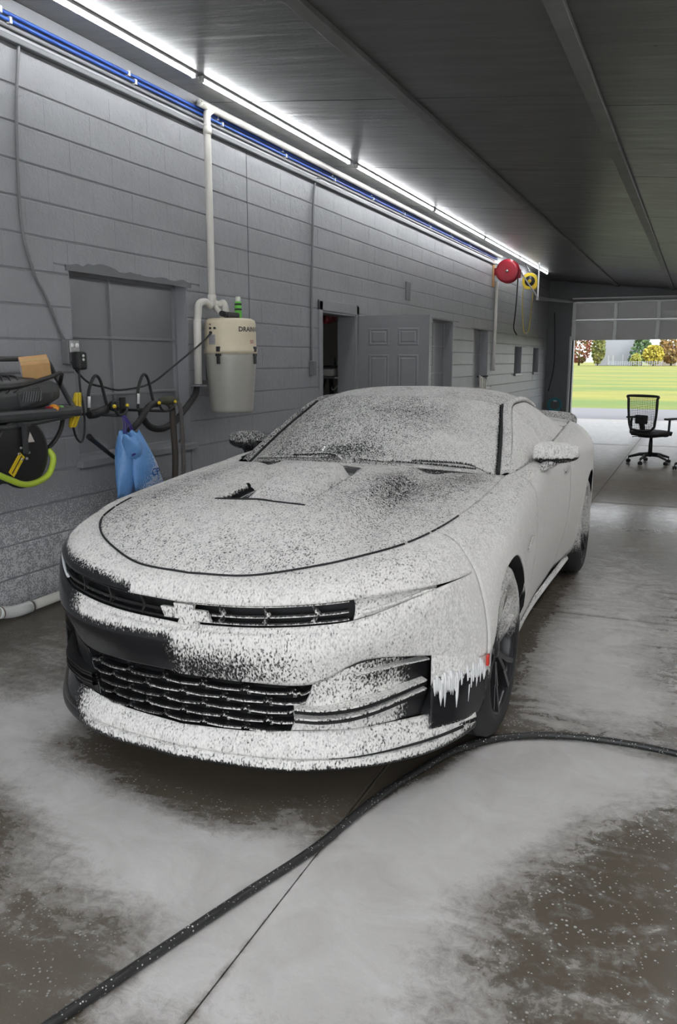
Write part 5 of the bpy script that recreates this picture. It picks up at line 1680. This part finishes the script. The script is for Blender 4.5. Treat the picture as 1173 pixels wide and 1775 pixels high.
rt_.box((-4.1, 9.1, 2.0), (.06, .30, .10), bev=.02)
tag(rt_.build('extinguisher', M_RED), 'red cylinder hanging just inside the doorway top', 'cylinder')

# ---- office chair and rolling stool
M_MESH = mat('black_mesh', (.03, .032, .035), .7)
def star_base(root, r, z):
    for k in range(5):
        a = 2 * PI * k / 5 + .45
        lg_ = MB(); ca, sa = math.cos(a), math.sin(a)
        lg_.tube([(.03 * ca, .03 * sa, z + .05), (.5 * r * ca, .5 * r * sa, z + .045), (r * ca, r * sa, z)], [.030, .024, .016], 8)
        q = lg_.build('base_leg', M_BLK, root)
        c_ = MB(); c_.lathe([(0, -.025), (.024, -.025), (.028, -.01), (.012, -.006), (.012, .006), (.028, .01), (.024, .025), (0, .025)], (r * ca, r * sa, .028), axis='x', n=14)
        c_.tube([(r * ca, r * sa, .03), (r * ca, r * sa, z)], .008, 6); c_.build('caster', M_BLK, q)
oc = empty('office_chair', (-.60, 12.85, 0), math.radians(150), 'black mesh-back office chair on casters by the open bay', 'chair')
star_base(oc, .30, .085)
v = MB(); v.tube([(0, 0, .10), (0, 0, .28), (0, 0, .40)], [.03, .028, .02], 12); v.build('gas_lift', M_BLK, oc)
v = MB(); v.box((0, .02, .405), (.22, .30, .03), bev=.01); v.tube(crom([(.1, .02, .40), (.24, .02, .385), (.30, .02, .375)], 4), .008, 6); v.build('tilt_mechanism', M_BLK, oc)
G = []
for i in range(17):
    row = []
    for j in range(17):
        u, w = -1 + i / 8, -1 + j / 8
        q = max(abs(u), abs(w)); sc = (abs(u) ** 4 + abs(w) ** 4) ** .25
        f = q / sc if sc > 0 else 1
        row.append((.25 * u * f, .25 * w * f, .475 + .02 * (1 - q ** 4) - .02 * max(0, -w - .5)))
    G.append(row)
v = MB(); v.grid(G); q = v.build('seat', M_BLKR, oc); md = q.modifiers.new('thickness', 'SOLIDIFY'); md.thickness = .06
ol = [(-.20, .56), (-.225, .75), (-.235, .95), (-.22, .995), (.22, .995), (.235, .95), (.225, .75), (.20, .56), (.12, .50), (-.12, .50)]
v = MB(); v.tube([(x, .25 + .05 * (z - .5), z) for x, z in [tuple(p[:2]) for p in crom([(a, b_, 0) for a, b_ in ol + ol[:1]], 4)][:-1]], .018, 8, closed=True); v.build('back_frame', M_BLK, oc)
ms = MB()
for k in range(17):
    x = -.21 + .42 * k / 16
    ms.tube([(x, .25, .52), (x, .265, .75), (x, .275, .985)], .0028, 4)
for k in range(22):
    z = .52 + .46 * k / 21
    ms.tube([(-.215, .25 + .05 * (z - .5), z), (.215, .25 + .05 * (z - .5), z)], .0028, 4)
tag(ms.build('back_mesh', M_MESH, oc), kind='stuff')
v = MB(); v.box((0, .275, .66), (.20, .03, .13), bev=.03); v.bar((0, .29, .70), (0, .20, .41), .07, .03); v.build('lumbar_support', M_BLK, oc)
for s in (-1, 1):
    v = MB(); v.tube(crom([(s * .16, .06, .43), (s * .29, .06, .43), (s * .31, .06, .48), (s * .31, .05, .655)], 5), .017, 8); v.build('arm_post', M_BLK, oc)
    v = MB(); v.box((s * .31, .02, .672), (.075, .25, .028), bev=.012); v.build('arm_pad', M_BLK, oc)
stl = empty('rolling_stool', (.06, 12.25, 0), .3, 'black rolling stool with casters cut off at the right edge', 'stool')
star_base(stl, .30, .085)
v = MB(); v.tube([(0, 0, .10), (0, 0, .40)], .024, 10); v.build('gas_lift', M_BLK, stl)
v = MB(); v.lathe([(0, .40), (.17, .40), (.185, .42), (.185, .45), (.165, .47), (0, .475)], n=28); v.build('seat', M_BLKR, stl)

# ---- beyond the road
def leaf_tree(name, pos, h, w, cols, label, seed, cone=False, n=900):
    r = random.Random(seed)
    t = empty(name, pos, 0, label, 'tree' if name != 'shrub' else 'shrub', 'trees across the field')
    v = MB(); v.tube([(0, 0, 0), (.1, 0, h * .3), (0, .1, h * .6)], [.04 * w, .03 * w, .01 * w], 8); v.build('trunk', mat(name + '_bark', (.12, .09, .06), .9), t)
    m, nt, b = new_mat(name + '_leaves')
    nn = noise(nt, .55, 4, .6, obj_co(nt)); n2 = noise(nt, 3.5, 4, .7, obj_co(nt))
    c = mixc(nt, smooth_(nt, nn, .42, .60), cols[0], cols[1]); c = mixc(nt, math_(nt, 'MULTIPLY', n2, .8), c, cols[2])
    nt.links.new(c, b.inputs['Base Color']); b.inputs['Roughness'].default_value = .8
    f = MB()
    for k in range(n):
        u, a = r.random(), r.uniform(0, 2 * PI)
        z = h * (.08 + .92 * u)
        if cone: rad = w / 2 * (1 - u) ** .8 + .1
        else: rad = w / 2 * math.sqrt(max(.02, 1 - ((u - .5) / .52) ** 2))
        rad *= math.sqrt(r.uniform(.25, 1))
        c_ = Vector((rad * math.cos(a), rad * math.sin(a), z)); s = r.uniform(.22, .5)
        d1 = Vector((r.uniform(-1, 1), r.uniform(-1, 1), r.uniform(-1, 1))).normalized(); d2 = d1.orthogonal().normalized()
        f.add([c_ - d1 * s, c_ + d2 * s, c_ + d1 * s, c_ - d2 * s], [(0, 1, 2, 3)])
    tag(f.build('foliage', m, t), kind='stuff')
leaf_tree('autumn_tree', (-31.0, 236, 0), 10, 7, ((.30, .06, .04), (.09, .11, .03), (.18, .10, .04)), 'tree turning red at the left of the bay', 1)
leaf_tree('autumn_tree', (-25.6, 232, 0), 8.5, 3.6, ((.22, .20, .05), (.10, .13, .035), (.13, .15, .04)), 'olive tree against the left end of the white barn', 2, n=600)
leaf_tree('conifer', (-15.0, 238, 0), 11, 7.5, ((.045, .10, .045), (.09, .15, .04), (.06, .12, .04)), 'dark green conifer at the right end of the white barn', 3, True)
leaf_tree('shrub', (-11.6, 231, 0), 5.2, 5.2, ((.36, .30, .03), (.28, .26, .03), (.38, .30, .05)), 'bright yellow round shrub in front of the conifer', 4)
leaf_tree('autumn_tree', (-7.4, 236, 0), 9.5, 6.5, ((.30, .13, .04), (.26, .18, .05), (.16, .14, .05)), 'orange-brown tree at the right edge of the view', 5)
leaf_tree('shrub', (-15.6, 228, 0), 3.0, 2.6, ((.28, .28, .05), (.2, .22, .04), (.25, .25, .05)), 'low yellow-green shrub beside the bright yellow one', 6, n=400)
barn = empty('barn', (-21.6, 246, 0), 0, 'long white metal barn across the field', 'building')
M_BARN = mat('white_barn_siding', (.30, .315, .36), .6, var=.03, scale=2)
v = MB(); v.box((0, 0, 4.2), (11.4, 9, 8.4)); v.build('wall', M_BARN, barn)
v = MB(); v.prism([(-5.9, 8.3), (5.9, 8.3), (0, 12.2)], 9.6, lambda u, w, q: (u, -4.8 + q, w)); v.build('roof', mat('barn_roof', (.5, .5, .54), .5), barn, fix=True)
for x in (-2.2, -1.0, 1.6):
    v = MB(); v.box((x, -4.53, 1.4 + .3 * (x > 0)), (.35, .08, 2.6)); v.build('door_post', mat('barn_post', (.42, .42, .46), .6), barn)
ho_ = empty('house', (-9.4, 250, 0), 0, 'pale house half hidden behind the autumn trees', 'building')
v = MB(); v.box((0, 0, 2.2), (6, 7, 4.4)); v.build('wall', mat('pale_house_wall', (.36, .31, .28), .7), ho_)
v = MB(); v.prism([(-3.4, 4.3), (3.4, 4.3), (0, 7.0)], 7.6, lambda u, w, q: (u, -3.8 + q, w)); v.build('roof', mat('house_roof', (.22, .17, .17), .7), ho_, fix=True)
for x in (-1.5, 1.4):
    v = MB(); v.box((x, -3.53, 2.2), (.9, .1, 1.3)); q = v.build('window', M_BLK, ho_)
fe = empty('fence', (-21, 226, 0), 0, 'low pale fence running along the far edge of the field', 'fence')
for k in range(24):
    v = MB(); v.box((-1.0 + k * .55, 0, .65), (.12, .1, 1.3)); v.build('post', M_BARN, fe)
v = MB(); v.box((5.3, 0, 1.0), (13, .06, .12)); v.build('rail', M_BARN, fe)
v = MB(); v.box((5.3, 0, .5), (13, .06, .12)); v.build('rail', M_BARN, fe)
